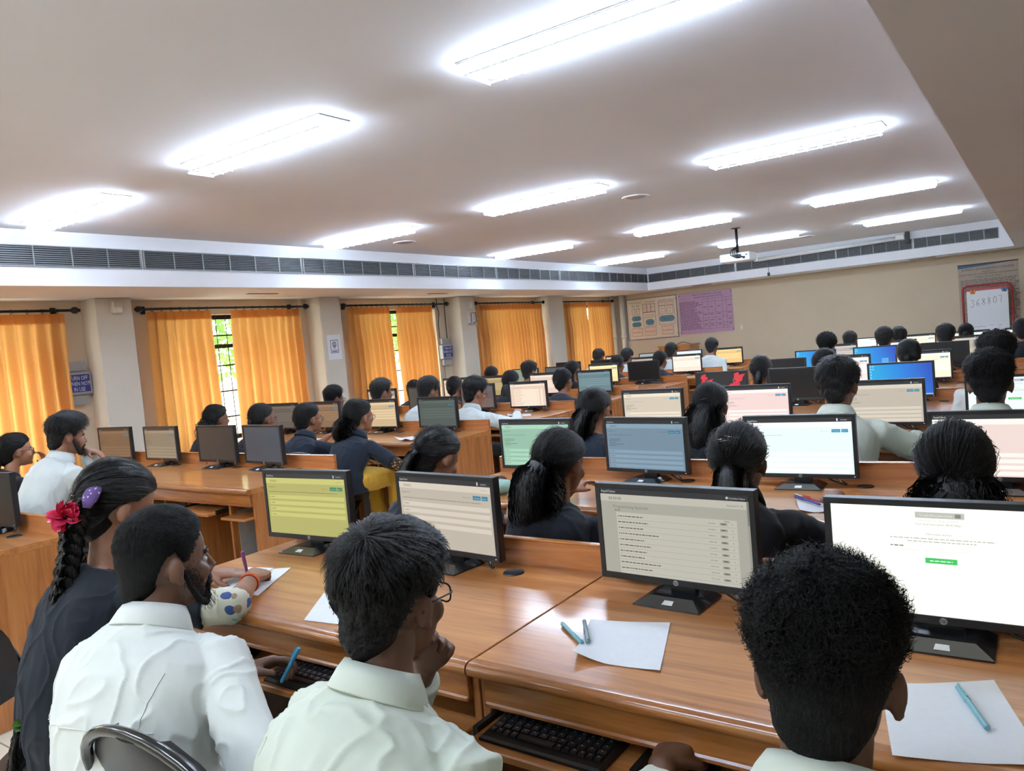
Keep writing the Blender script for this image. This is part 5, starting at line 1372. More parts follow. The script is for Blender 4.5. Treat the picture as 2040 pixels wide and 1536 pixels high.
    if not m:                       # cloth lying across the lap
        l_.rings([ring(hips + fw * q - up * d, rv, up, w, h, 18, 3) for q, d, w, h in ((-0.06, 0.0, 0.14, 0.066), (0.05, 0.0, 0.175, 0.083), (0.22, 0.0, 0.165, 0.076), (0.34, 0.02, 0.155, 0.066))])
    me = remesh(l_, vox * 1.2, 3, 'legs'); me.materials.append(bottom or C_TROU); wrinkle(me, 0.006, seed + 3, 9)
    link('trousers' if m else 'kurta', me, root)
    # ---- hair
    hx = O @ Matrix.Translation(hp) @ H.to_4x4() @ Matrix.Scale(sc, 4)
    hm = MB(); hm.X = hx
    st = dict(hair); st['seed'] = seed
    fine = near > 0
    hair_cap(hm, st, 72 if fine else 44, 46 if fine else 28)
    hair_strands(hm, st, st.get('n', (160, 900, 4200)[near]), rnd)
    ho = hm.build('hair', st.get('mat', HB), root, True)
    comb_attr(ho.data, hx, st)
    def hw(p): return hp + H @ (V(p) * sc)         # head space to world
    tail = st.get('tail')
    if tail:
        tm = MB(); tm.X = O; n = (70, 520, 700)[near]
        tie = hw(tail.get('at', (0, -0.112, -0.028)))
        if tail['kind'] == 'pony':
            L = tail.get('len', 0.3); pr = [tie + H @ V((0, 0.03, 0.004))]; q = tie.copy(); k = 9
            side = tail.get('side', 0.0)
            for i in range(k):
                s = i / (k - 1)
                pr.append(tie + fw * (-0.045 * sin(min(1, s * 2.2) * pi / 2) + 0.05 * tail.get('in', 0.0) * s) + rv * (side * s + 0.010 * sin(s * 5 + seed)) - up * (L * s ** 1.15))
            rd = [0.018] + [tail.get('r', 0.03) * (0.55 + 1.0 * sin(min(1, 0.22 + s * 0.88) * pi) ** 0.7 * 0.75) for s in [i / (k - 1) for i in range(k)]]; rd[-1] *= 0.35
            bundle(tm, pr, rd, n, rnd, tail.get('wave', 0.004), tail.get('freq', 2.5), tail.get('flat', 0.75), rv, 0.02, 0.0016 if near == 2 else 0.0022)
            tm.build('ponytail', st.get('mat', HB), ho, True)
            bd = MB(); bd.X = O; bd.tube([tie + (H @ V((0.017 * cos(q), 0.0, 0.017 * sin(q)))) for q in [2 * pi * i / 12 for i in range(12)]], 0.0055, 6, loop=True)
            bd.build('hair_tie', tail.get('tie', M['ink']), ho, True)
        elif tail['kind'] == 'bun':
            r = tail.get('r', 0.04); tm2 = MB(); tm2.X = O
            tm2.ell(tie + H @ V((0, -r * 0.35, 0)), (r, r * 0.8, r * 0.95), 18, 12)
            for q in range(n):
                a = rnd.uniform(0, 6.28); zz = rnd.uniform(-1, 1); pts = [tie + H @ V((0, -r * 0.35, 0)) + H @ (V((cos(a + w) * sqrt(1 - zz * zz) * r, sin(a + w) * sqrt(1 - zz * zz) * r * 0.8, zz * r * 0.95)) * 1.03) for w in (0, .3, .6, .9, 1.2)]
                ribbon(tm2, pts, V((0, -1, 0.1)), 0.002)
            tm2.build('hair_bun', st.get('mat', HB), ho, True)
        elif tail['kind'] == 'loose':
            L = tail.get('len', 0.35); k = 8
            w_ = tail.get('w', .07); p0 = hw((0, -0.078, -0.01))
            pr = [p0 + rv * tail.get('side', 0) * q - fw * (0.035 * sin(q * 3.0)) - up * (L * q) for q in [i / (k - 1) for i in range(k)]]
            bundle(tm, pr, [w_ * q for q in (.55, .80, .95, 1.0, 1.0, .95, .8, .35)], n * 2, rnd, tail.get('wave', 0.004), 2.0, 0.45, rv, 0.02, 0.0028)
            tm.build('loose_hair', st.get('mat', HB), ho, True)
        elif tail['kind'] == 'braid':
            pth = [V(p) for p in tail['path']]; k = 64
            def at(s):
                x = s * (len(pth) - 1); j = min(int(x), len(pth) - 2); f = x - j
                p_1 = pth[max(j - 1, 0)]; p0, p1 = pth[j], pth[j + 1]; p2 = pth[min(j + 2, len(pth) - 1)]
                return 0.5 * ((2 * p0) + (p1 - p_1) * f + (2 * p_1 - 5 * p0 + 4 * p1 - p2) * f * f + (3 * p0 - p_1 - 3 * p1 + p2) * f ** 3)
            for q in range(3):
                ps = []; rd = []
                for i in range(k + 1):
                    s = i / k; c = at(s); tn = (at(min(1, s + .01)) - at(max(0, s - .01))).normalized()
                    a_ = rv - tn * rv.dot(tn); a_.normalize(); b_ = tn.cross(a_); ph = 2 * pi * (q / 3) + s * 2 * pi * 7.5
                    wd = tail.get('w', 0.02) * (1.1 - 0.5 * s); ps.append(c + a_ * (wd * sin(ph)) + b_ * (wd * 0.55 * sin(2 * ph))); rd.append((0.0185) * (1.1 - 0.5 * s))
                lk = MB(); lk.X = O; bundle(lk, ps, rd, 220, rnd, 0.001, 3, 1.0, rv, 0.0, 0.0012)
                lk.build('braid_strand', st.get('mat', HB), ho, True)
    if st.get('pins'):
        for (px, pz, an) in st['pins']:
            u = V((px, -1, pz)).normalized(); p, nn = hair_pt(u, st, 0.004); d = V((cos(an), 0, sin(an))) * 0.022
            pm = MB(); pm.X = hx; pm.tube([p - d, p + nn * 0.002, p + d], 0.0013, 6); pm.build('hair_pin', M['chrome'], ho, True)
    if st.get('band'):
        pm = MB(); pm.X = hx
        pm.tube([hair_pt(V((sin(a), 0.12, cos(a))).normalized(), st, 0.002)[0] for a in [-1.5 + 3.0 * i / 20 for i in range(21)]], 0.0045, 6)
        pm.build('hair_band', st['band'], ho, True)
    if eyes:
        for s in (1, -1):
            e = MB(); e.X = hx; e.ell((s * 0.030, 0.0695, -0.004), (0.0120, 0.0085, 0.0065), 12, 8); ey = e.build('eye', M['sticker'], root, True)
            e = MB(); e.X = hx; e.ell((s * 0.030, 0.0755, -0.004), (0.005, 0.0036, 0.005), 10, 6); e.build('iris', M['ink'], ey, True)
            e = MB(); e.X = hx; e.tube([(s * 0.012, 0.082, 0.016), (s * 0.030, 0.079, 0.019), (s * 0.048, 0.066, 0.012)], [0.003, 0.0038, 0.002], 6); e.build('eyebrow', HM, root, True)
    if beard:
        e = MB(); e.X = hx
        for s in (1, -1):
            e.tube([(s * 0.071, 0.008, -0.015), (s * 0.063, 0.024, -0.055), (s * 0.046, 0.050, -0.092), (s * 0.018, 0.076, -0.108)], [0.003, 0.006, 0.008, 0.010], 8, flat=1)
            e.tube([(0, 0.094, -0.048), (s * 0.018, 0.088, -0.051), (s * 0.030, 0.078, -0.064), (s * 0.026, 0.078, -0.088)], [0.005, 0.006, 0.006, 0.006], 7)
        e.tube([(-0.024, 0.074, -0.100), (0, 0.088, -0.100), (0.024, 0.074, -0.100)], [0.009, 0.011, 0.009], 8)
        rb = random.Random(4)
        for q in range(1500):
            s = 1 if rb.random() < .5 else -1; t = rb.random()
            p = V((s * 0.071, 0.008, -0.012)).lerp(V((s * 0.016, 0.084, -0.112)), t) + V((rb.gauss(0, .003) + s * 0.006 * sin(pi * t), rb.gauss(0, .009) + 0.002, rb.gauss(0, .008)))
            ribbon(e, [p, p + V((s * 0.001, 0.001, -0.003)), p + V((s * 0.001, 0.002, -0.006))], V((s, 0.3, 0)), 0.0006)
        e.build('beard', HM, root, True)
    if glasses:
        e = MB(); e.X = hx
        for s in (1, -1):
            e.tube([(s * (0.033 + 0.022 * math.copysign(abs(cos(q)) ** .6, cos(q))), 0.096 - 0.006 * (cos(q) > 0), -0.006 + 0.017 * math.copysign(abs(sin(q)) ** .6, sin(q))) for q in [2 * pi * i / 20 for i in range(20)]], 0.0018, 6, loop=True)
            e.tube([(s * 0.054, 0.092, 0.0), (s * 0.074, 0.07, 0.002), (s * 0.081, 0.0, 0.0), (s * 0.083, -0.022, -0.012)], 0.0016, 6)
        e.tube([(-0.011, 0.097, -0.002), (0, 0.099, 0.001), (0.011, 0.097, -0.002)], 0.0016, 6)
        e.build('eyeglasses', M['ink'], root, True)
    if chair:
        cy = RAD(cyaw) if cyaw is not None else by
        cp = V((pelv.x, pelv.y, 0)) - fw * 0.06 + V((coff[0], coff[1], 0))
        CH.append((cp, cy, key))
    return dict(root=root, O=O, W=Wp, E=E, S=S, tips=tips, hw=hw, hx=hx, H=H, B=B, hair=ho, st=st, shirt=shirt, body=body, fw=fw, rv=rv, hp=hp, nb=nbp)
CH = []
# ---- the four people at the front desk
SH = lambda **k: dict(dict(kind='short', top=.028, side=.011, rough=.006, len=.036, lift=.5), **k)
TI = lambda **k: dict(dict(kind='tight', top=.010, back=.008, mat=HS), **k)
GD = 'people in navy coats'; GW = 'people in white shirts'
br = [(-2.15, 1.005, 1.10), (-2.15, 0.965, 1.05), (-2.15, 0.945, .965), (-2.15, 0.915, .875), (-2.15, 0.885, .785), (-2.15, 0.85, .705), (-2.15, 0.81, .62), (-2.15, 0.79, .56)]
P1 = person(key='R1a', label='person in navy coat with long braid and red hair flower, writing at the front', head=(-2.155, 1.10, 1.065), sex='f', byaw=-6, hyaw=-14, pitch=24, lean=.13,
    hair=TI(top=.012, nq=(.064, .060, .080), n=5200, tie=(0, -0.95, -0.25), tail=dict(kind='braid', path=br, w=.020)), top=C_NAVY, sleeve='short', skin=SKM, rh=(-1.985, 1.375, .788), lh=(-2.19, 1.37, .784), near=2,
    bottom=C_FLOR, under=(C_FLOR, 0.12), group=GD, nb=(-2.155, 1.035, .905), pole_r=(1, 0.1, -0.15), rdir=(-.55, .8, -.02), ldir=(.85, .55, -.04), rcurl=(.75, .85, .9, .95), lcurl=.15, rn=(.35, 0, 1), ln=(0, 0, 1), eyes=True, pel=(-2.12, .90, .53), cyaw=-45, coff=(-0.09, 0.05), top_len=0.0)
P2 = person(key='R1b', label='person in white shirt with cropped hair and beard, holding a blue pen', head=(-1.675, .945, .998), sex='m', byaw=20, hyaw=-10, pitch=4, lean=.12,
    hair=SH(top=.018, side=.007, rough=.003, len=.014, lift=.35, n=8000, mat=HM, nape=1), top=C_WHITE, sleeve='long', skin=SKD, rh=(-1.36, 1.02, .50), lh=(-1.665, 1.09, .675), near=2, group=GW, collar=True,
    nb=(-1.665, .885, .868), sw=.182, pole_r=(1, -0.5, -0.4), ldir=(.55, .75, .12), lcurl=(.5, .75, .9, .9), ln=(-.5, .2, .9), eyes=True, beard=True, pel=(-1.57, .79, .53), cyaw=2, coff=(.195, .15))
P3 = person(key='R1c', label='person in white shirt with tousled hair and glasses, chin on hand at the front desk', head=(-.945, .93, 1.005), sex='m', byaw=-2, hyaw=2, pitch=6, lean=.14,
    hair=SH(top=.026, side=.010, rough=.009, freq=4, front=.010, len=.042, lift=.36, n=9000, nape=1), top=C_OFF, sleeve='long', skin=SKD, lh=(-1.01, 1.06, .82), rh=(-.74, .99, .60), near=2, group=GW, collar=True,
    nb=(-.925, .855, .868), sw=.186, pole_l=(-.7, .3, -1), ldir=(.55, -.2, .65), ln=(-.3, .9, .4), lcurl=(.35, .45, .6, .7), glasses=True, pel=(-.90, .72, .53))
P4 = person(key='R1d', label='person in pale shirt with curly hair at the lower right, nearest the camera', head=(-.235, .95, .992), sex='m', byaw=2, hyaw=4, pitch=8, lean=.15,
    hair=dict(kind='curly', top=.024, side=.003, rough=.009, freq=5, n=11000, len=.036, mat=HM, nape=1), top=C_OFF, sleeve='long', skin=SKD, rh=(-.02, 1.16, .64), lh=(-.585, 1.19, .662), near=2, group=GW, collar=True,
    nb=(-.23, .87, .868), sw=.186, ldir=(-.05, .95, -.1), lcurl=(.45, .5, .5, .55), ln=(-.2, 0, 1), pel=(-.22, .71, .53))

# flower, clip and tie on the braid
def petals(par, O, c, r, mat, name, n=16, seed=1):
    rr = random.Random(seed); a = MB(); a.X = O
    for i in range(n):
        d = V((rr.gauss(0, 1), rr.gauss(0, 1), rr.gauss(0, 1))).normalized(); t = d.orthogonal().normalized(); b2 = d.cross(t); p = V(c) + d * r * .25
        k = 7; pts = []
        for q in range(k):
            s = q / (k - 1); w = r * .46 * sin(pi * min(1, .15 + s * .85)) ** .6 ; pts.append((p + d * (r * s) + t * (r * .45 * s * s * s), w))
        vs = [x for (m_, w) in pts for x in (m_ + b2 * w, m_ + t * (w * .3), m_ - b2 * w)]
        a.add(vs, [f for q in range(k - 1) for f in ((q * 3, q * 3 + 1, q * 3 + 4, q * 3 + 3), (q * 3 + 1, q * 3 + 2, q * 3 + 5, q * 3 + 4))])
    return a.build(name, mat, par, True)
O1 = P1['O']; hp1 = P1['hair']
petals(hp1, O1, (-2.14, .94, 1.075), .034, plain('red_satin', (206, 48, 82), 0.3), 'hair_flower', 70)
a = MB(); a.X = O1
cc = [(-2.118, 1.025, 1.14), (-2.106, 1.005, 1.132), (-2.098, .990, 1.114), (-2.096, .978, 1.092)]
a.tube(cc, [.016, .024, .024, .012], 10, flat=.45); a.build('hair_clip', print_cloth('purple_clip_print', (84, 60, 110), [(190, 170, 206)], 90, .3), hp1, True)
petals(hp1, O1, (-2.15, .788, .585), .022, plain('green_scrunchie', (70, 116, 40), 0.7), 'green_hair_tie', 14, 3)
a = MB(); a.X = O1
bundle(a, [V((-2.15, .788, .58)), V((-2.155, .775, .53)), V((-2.16, .76, .47)), V((-2.17, .73, .43))], [.014, .02, .018, .004], 160, random.Random(5), .004, 2, .8, V((1, 0, 0)), .03, .0012); a.build('braid_end', HS, hp1, True)
# pens in hands, bracelets, bangles
def held_pen(P, s, d, back, front, body, label):
    c = (P['tips'][s][0][0] + P['tips'][s][1]) / 2; d = V(d).normalized(); a_ = c - d * back; b_ = c + d * front
    pen((a_.x, a_.y), (b_.x, b_.y), body, label, z=a_.z, lift=0.0, zb=b_.z)
held_pen(P1, 1, (.12, -.22, 1), .03, .105, M['ppur'], 'purple pen in the hand of the braided person')
held_pen(P2, -1, (.45, .25, .8), .03, .07, M['pblue'], 'bright blue pen held in the hand of the bearded person')
def wristband(P, s, f, r, mat, name, rad=.0035, n=1):
    W_, E_ = P['W'][s], P['E'][s]; d = (E_ - W_).normalized(); a_ = d.orthogonal().normalized(); b_ = d.cross(a_)
    q = MB(); q.X = P['O']
    for k in range(n):
        c = W_ + d * (f + k * .006); q.tube([c + (a_ * cos(t) + b_ * sin(t)) * r for t in [2 * pi * i / 20 for i in range(20)]], rad, 6, loop=True)
    q.build(name, mat, P['root'], True)
wristband(P1, 1, .035, .0275, plain('orange_thread', (200, 84, 40), 0.7), 'thread_bracelet', .0032, 2)

# ---- the second row of the middle block
pers = {}
pers['R2a'] = person(key='R2a', label='person with low ponytail writing at the second row, left end of middle block', head=(-2.04, 2.34, .985), sex='f', byaw=-4, hyaw=-10, pitch=30, lean=.16, hair=TI(n=1300, tail=dict(kind='pony', len=.30, r=.028, wave=.003, side=-.06)), top=C_SLATE, skin=SKM, rh=(-1.90, 2.70, .775), lh=(-2.10, 2.68, .775), near=1, bottom=C_GREY, group=GD, collar=True)
pers['R2b'] = person(key='R2b', label='person in navy coat with thick curly ponytail and pink sleeves, second row', head=(-1.475, 2.38, .965), sex='f', byaw=-4, hyaw=-8, pitch=16, lean=.14, hair=TI(n=1500, top=.014, back=.014, mat=HB, tail=dict(kind='pony', len=.37, r=.074, wave=.013, freq=3.5, flat=.6, at=(0, -.112, -.045), side=-.07)), top=C_NAVY2, skin=SKM, rh=(-1.29, 2.52, .63), lh=(-1.62, 2.64, .77), near=1, bottom=C_PINK, under=(C_PINKP, .35), group=GD)
pers['R2c'] = person(key='R2c', label='person in black coat with short pinned ponytail, third seat of the second row', head=(-.805, 2.36, .985), sex='f', byaw=-2, hyaw=2, pitch=12, lean=.14, hair=TI(n=1500, top=.011, back=.012, pins=[(-.3, .42, .15), (.1, .46, -.2), (-.1, .36, .1)], tail=dict(kind='pony', len=.20, r=.034, wave=.004, flat=.6)), top=C_BLACK, skin=SKM, rh=(-.60, 2.66, .77), lh=(-.95, 2.64, .77), near=1, bottom=C_GREY, group=GD, sw=.178, nb=(-.80, 2.275, .885), collar=True)
pers['R2d'] = person(key='R2d', label='person in dark coat with thick curly tied hair, right end of second row', head=(-.205, 2.30, .99), sex='f', byaw=0, hyaw=-2, pitch=6, lean=.14, hair=TI(n=1500, top=.014, back=.016, mat=HB, tail=dict(kind='pony', len=.20, r=.078, wave=.015, freq=3, flat=.55, at=(0, -.105, -.05))), top=C_NAVY, skin=SKD, lh=(-.36, 2.6, .77), near=1, bottom=C_GREY, group=GD, sw=.19, nb=(-.205, 2.215, .895), pel=(-.20, 2.08, .53))
# ---- third row, middle block
pers['R3a'] = person(key='R3a', label='person in navy coat with long wavy ponytail, left end of the third row, middle block', head=(-2.11, 3.82, .995), sex='f', hyaw=-10, pitch=14, hair=TI(n=700, top=.014, back=.014, tail=dict(kind='pony', len=.40, r=.05, wave=.010, freq=3, flat=.6, side=-.08)), top=C_SLATE, skin=SKL, near=1, bottom=C_GREY, group=GD)
pers['R3b'] = person(key='R3b', label='person in dark coat with spread out ponytail, second seat of the third row, middle block', head=(-1.43, 3.82, 1.0), sex='f', pitch=8, hair=TI(n=700, top=.013, back=.014, mat=HB, pins=[(0, .1, .2)], tail=dict(kind='pony', len=.40, r=.075, wave=.012, freq=2, flat=.55)), top=C_NAVY, skin=SKM, near=1, bottom=C_GREY, group=GD, sw=.16)
pers['R3c'] = person(key='R3c', label='person in white shirt with elbow out, writing at the third row, middle block', head=(-.80, 3.78, 1.085), sex='m', byaw=-4, hyaw=-4, pitch=12, lean=.12, hair=SH(top=.030, side=.018, rough=.008, len=.05, lift=.3, n=1600), top=C_OFF, sleeve='long', skin=SKM, near=1, group=GW, collar=True, rh=(-.55, 4.10, .80), lh=(-.92, 4.12, .79), pole_r=(1, -.1, -.6), sw=.19)
pers['R3d'] = person(key='R3d', label='person in white shirt before the blue-white page, right end of the third row', head=(-.20, 3.80, 1.07), sex='m', pitch=10, lean=.10, hair=SH(top=.034, side=.012, rough=.008, len=.04, n=1400, mat=HM), top=C_OFF, sleeve='long', skin=SKD, near=1, group=GW, collar=True, sw=.19)
pers['R4d'] = person(key='R4d', label='person in white shirt with big hair and visible ear, right end of the fourth row', head=(-.235, 5.20, 1.09), sex='m', byaw=4, hyaw=8, pitch=4, hair=SH(top=.042, side=.016, rough=.012, len=.05, lift=.6, n=700, mat=HM), top=C_WHITE, sleeve='long', skin=SKD, group=GW, collar=True)
pers['R5a'] = person(key='R5a', label='person in slate coat with pinned up hair behind the red and black screen', head=(-1.99, 6.55, .99), sex='f', pitch=10, hair=TI(n=300, top=.014, back=.016, pins=[(-.5, .3, .1)], tail=dict(kind='pony', len=.2, r=.03)), top=C_SLATE, skin=SKM, group=GD)
pers['R5b'] = person(key='R5b', label='person with puffed bun at the fifth row, second seat of middle block', head=(-1.47, 6.55, 1.01), sex='f', pitch=8, hair=TI(n=400, top=.02, back=.02, mat=HB, tail=dict(kind='bun', r=.05)), top=C_NAVY, skin=SKM, group=GD)
pers['R5c'] = person(key='R5c', label='person with shiny hair band at the fifth row, third seat of middle block', head=(-.86, 6.55, 1.05), sex='f', pitch=8, hair=TI(n=300, top=.012, back=.012, band=M['steel'], tail=dict(kind='bun', r=.028)), top=C_SLATE, skin=SKM, group=GD)
pers['R7a'] = person(key='R7a', label='person with fluffy hair behind the left blue desktop screen of the sixth row', head=(-2.05, 9.24, 1.055), sex='m', hair=SH(top=.045, side=.028, rough=.014, len=.06, lift=.7, n=500, mat=HM), top=C_WHITE, sleeve='long', skin=SKM, group=GW, lean=.02)
pers['R7b'] = person(key='R7b', label='person with neat hair behind the right blue desktop screen of the sixth row', head=(-1.45, 9.24, 1.08), sex='m', hair=SH(top=.034, side=.018, n=300), top=C_WHITE, sleeve='long', skin=SKM, group=GW, lean=.02)
pers['R7c'] = person(key='R7c', label='person behind the black screen in the seventh row, third seat of middle block', head=(-.86, 9.24, 1.065), sex='m', hair=SH(top=.034, side=.016, n=300), top=C_WHITE, sleeve='long', skin=SKM, group=GW, lean=.02)
pers['R7d'] = person(key='R7d', label='person with dark hair at the right end of the seventh row', head=(-.19, 9.24, 1.08), sex='f', hair=TI(n=200), top=C_NAVY, skin=SKM, group=GD, lean=.02)
pers['R8a'] = person(key='R8a', label='person at the left seat of the farthest row, middle block', head=(-2.09, 10.72, 1.03), sex='m', hair=SH(n=200), top=C_WHITE, sleeve='long', skin=SKM, group=GW)
pers['R8b'] = person(key='R8b', label='person in dark coat at the second seat of the farthest row, middle block', head=(-1.51, 10.72, 1.04), sex='m', hair=SH(n=200, side=.016), top=C_NAVY, sleeve='long', skin=SKM, group=GD)
pers['R8c'] = person(key='R8c', label='person with hair bun before the mint white page, farthest row', head=(-.78, 10.72, 1.035), sex='f', hair=TI(n=200, mat=HB, tail=dict(kind='bun', r=.035)), top=C_NAVY, skin=SKM, group=GD)
# ---- window block
pers['L2a'] = person(key='L2a', label='person in black coat and glasses, hand at the mouth, at the left edge', head=(-5.84, 2.32, .985), sex='f', byaw=-8, hyaw=-14, pitch=2, lean=.12, hair=TI(n=1200, mat=HB, top=.014, back=.012, tail=dict(kind='pony', len=.22, r=.03, wave=.005)), top=C_BLACK, skin=SKL, near=1, bottom=C_GREY, group=GD, glasses=True, eyes=True, rh=(-5.62, 2.55, .66), lh=(-5.79, 2.47, .835), ldir=(.1, -.15, .95), ln=(-.2, .9, .1), lcurl=.35, coff=(.12, 0), pole_l=(.1, .6, -1))
pers['L2b'] = person(key='L2b', label='person in white shirt resting the mouth on a drooping hand, second window row', head=(-5.045, 2.30, 1.085), sex='m', byaw=-6, hyaw=-12, pitch=10, lean=.16, hair=SH(top=.046, side=.020, rough=.010, freq=4, front=.014, len=.05, n=2200), top=C_COOL, sleeve='long', skin=SKM, near=1, group=GW, beard=True, eyes=True, collar=True, rh=(-4.82, 2.55, .66), lh=(-5.075, 2.41, .985), ldir=(.75, .5, -.35), ln=(.1, .2, .9), lcurl=(.5, .55, .6, .65), sw=.185, coff=(.22, 0), pole_l=(.15, .5, -1))
pers['L3a'] = person(key='L3a', label='person with curly loose hair and glasses, left seat of the third window row', head=(-5.89, 3.92, .99), sex='f', hyaw=-8, pitch=4, hair=TI(n=500, mat=HB, top=.016, back=.012, tail=dict(kind='pony', len=.22, r=.055, wave=.016, freq=4)), top=C_NAVY, skin=SKM, group=GD, glasses=True)
pers['L3b'] = person(key='L3b', label='person with sleek bob hair and glasses, second seat of the third window row', head=(-5.26, 3.92, .985), sex='f', hyaw=-8, pitch=4, hair=TI(n=500, mat=HB, top=.012, back=.016, tail=dict(kind='bun', r=.03)), top=C_NAVY2, skin=SKM, group=GD, glasses=True)
pers['L3c'] = person(key='L3c', label='person in navy coat with round bun and glasses, third seat of the third window row', head=(-4.67, 3.90, .975), sex='f', hyaw=-16, pitch=2, lean=.10, hair=TI(n=900, mat=HB, top=.013, back=.014, tail=dict(kind='bun', r=.034, at=(0, -.105, .01))), top=C_SLATE, skin=SKL, near=1, bottom=C_GREY, under=(C_PRNT, .05), group=GD, glasses=True, eyes=True, rh=(-4.50, 4.22, .77), lh=(-4.82, 4.20, .77), collar=True)
pers['L3d'] = person(key='L3d', label='person in navy coat over yellow dress, right hand on a mouse, third window row', head=(-4.10, 3.89, .985), sex='f', byaw=-4, hyaw=-14, pitch=4, lean=.13, hair=TI(n=1200, mat=HB, top=.016, back=.018, tail=dict(kind='pony', len=.17, r=.062, wave=.012, freq=3, flat=.8, at=(0, -.10, -.04), side=-.05)), top=C_SLATE, skin=SKL, near=1, bottom=C_YEL, under=(C_GOLD, .03), group=GD, glasses=True, eyes=True, rh=(-3.835, 4.165, .635), pole_r=(.55, -.7, -.5), rdir=(.15, .95, -.12), rcurl=(.45, .5, .5, .5), collar=True, coff=(-.10, -.04), cyaw=6)
wristband(pers['L3d'], 1, .05, .0265, plain('gold_bangle', (196, 150, 70), 0.3, 0.8), 'bangle', .0035)
pers['L4a'] = person(key='L4a', label='person in white shirt with glasses beside the sheet column, fourth window row', head=(-5.87, 5.24, 1.01), sex='m', hyaw=-12, pitch=4, hair=SH(top=.034, side=.012, len=.045, n=500, mat=HM), top=C_COOL, sleeve='long', skin=SKD, group=GW, glasses=True)
pers['L4b'] = person(key='L4b', label='person with glasses behind the tan-cream monitor, fourth window row', head=(-5.20, 5.24, 1.05), sex='m', hyaw=-14, pitch=4, hair=SH(top=.034, side=.018, len=.05, n=500), top=C_WHITE, sleeve='long', skin=SKM, group=GW, glasses=True)
pers['L4c'] = person(key='L4c', label='person in white shirt reaching left, behind the dark green-grey monitor', head=(-4.61, 5.24, 1.04), sex='m', hyaw=-8, pitch=12, hair=SH(top=.034, side=.018, len=.05, n=500), top=C_COOL, sleeve='long', skin=SKM, group=GW, lh=(-4.80, 5.45, .797))
pers['L4d'] = person(key='L4d', label='person in white shirt with quiff and glasses, right end of the fourth window row', head=(-4.065, 5.22, 1.01), sex='m', byaw=-6, hyaw=-14, pitch=12, lean=.12, hair=SH(top=.036, side=.014, front=.016, rough=.010, len=.05, lift=.6, n=1600), top=C_COOL, sleeve='long', skin=SKL, near=1, group=GW, collar=True, glasses=True, rh=(-3.85, 5.50, .78), pole_r=(1, -.5, -.6))
pers['L5a'] = person(key='L5a', label='person with dark hair left of the tall grey page, fifth window row', head=(-6.01, 6.60, .965), sex='f', pitch=10, hair=TI(n=300, mat=HB), top=C_NAVY, skin=SKM, group=GD)
pers['L5b'] = person(key='L5b', label='person with hair bun before the peach page, fifth window row', head=(-5.41, 6.60, .975), sex='f', pitch=10, hair=TI(n=300, mat=HB, tail=dict(kind='bun', r=.03)), top=C_NAVY, skin=SKM, group=GD)
pers['L5c'] = person(key='L5c', label='person with long straight hair down the back, fifth window row', head=(-4.64, 6.60, 1.0), sex='f', pitch=10, hair=TI(n=400, mat=HB, top=.013, tail=dict(kind='loose', len=.34, wave=.002)), top=C_NAVY, skin=SKM, group=GD)
pers['L5d'] = person(key='L5d', label='person in slate coat with hair up, right end of the fifth window row', head=(-3.98, 6.58, .985), sex='f', hyaw=-10, pitch=8, hair=TI(n=400, mat=HB, top=.013, back=.016, tail=dict(kind='bun', r=.026)), top=C_SLATE, skin=SKM, group=GD)
pers['L6a'] = person(key='L6a', label='person with low dark hair at the left seat of the sixth window row', head=(-5.90, 7.97, 1.01), sex='f', hair=TI(n=200, mat=HB), top=C_NAVY, skin=SKM, group=GD)
pers['L6b'] = person(key='L6b', label='person in white shirt with tufted hair, second seat of the sixth window row', head=(-5.32, 7.97, 1.02), sex='m', hair=SH(top=.04, side=.014, rough=.012, len=.05, lift=.8, n=500), top=C_COOL, sleeve='long', skin=SKM, group=GW)
pers['L6c'] = person(key='L6c', label='person with long dark hair, third seat of the sixth window row', head=(-4.68, 7.97, 1.01), sex='f', hyaw=-10, hair=TI(n=300, mat=HB, tail=dict(kind='loose', len=.3)), top=C_BLACK, skin=SKM, group=GD)
pers['L7c'] = person(key='L7c', label='person in navy coat, third seat of the seventh window row', head=(-4.72, 9.24, .99), sex='f', hyaw=-10, hair=TI(n=300, mat=HB, back=.016), top=C_SLATE, skin=SKM, group=GD)
pers['L7d'] = person(key='L7d', label='person in slate coat with long hair, right end of the seventh window row', head=(-4.10, 9.24, 1.01), sex='f', hyaw=-8, hair=TI(n=300, mat=HB, back=.016, tail=dict(kind='pony', len=.3, r=.035)), top=C_SLATE, skin=SKM, group=GD)
pers['L8a'] = person(key='L8a', label='person with flat topped hair before the far curtain, farthest window row', head=(-5.82, 10.74, 1.05), sex='m', hair=SH(top=.03, side=.02, n=200), top=C_WHITE, sleeve='long', skin=SKM, group=GW)
pers['L8b'] = person(key='L8b', label='person in white shirt, second seat of the farthest window row', head=(-5.32, 10.74, 1.03), sex='m', hair=SH(n=200, side=.018), top=C_COOL, sleeve='long', skin=SKM, group=GW)
pers['L8c'] = person(key='L8c', label='person in white shirt, third seat of the farthest window row', head=(-4.59, 10.74, 1.06), sex='m', hair=SH(n=200, side=.018), top=C_COOL, sleeve='long', skin=SKM, group=GW)
pers['L8d'] = person(key='L8d', label='person in white shirt before the orange-cream page, farthest window row', head=(-3.96, 10.74, 1.085), sex='m', hair=SH(n=300, side=.018), top=C_COOL, sleeve='long', skin=SKM, group=GW)

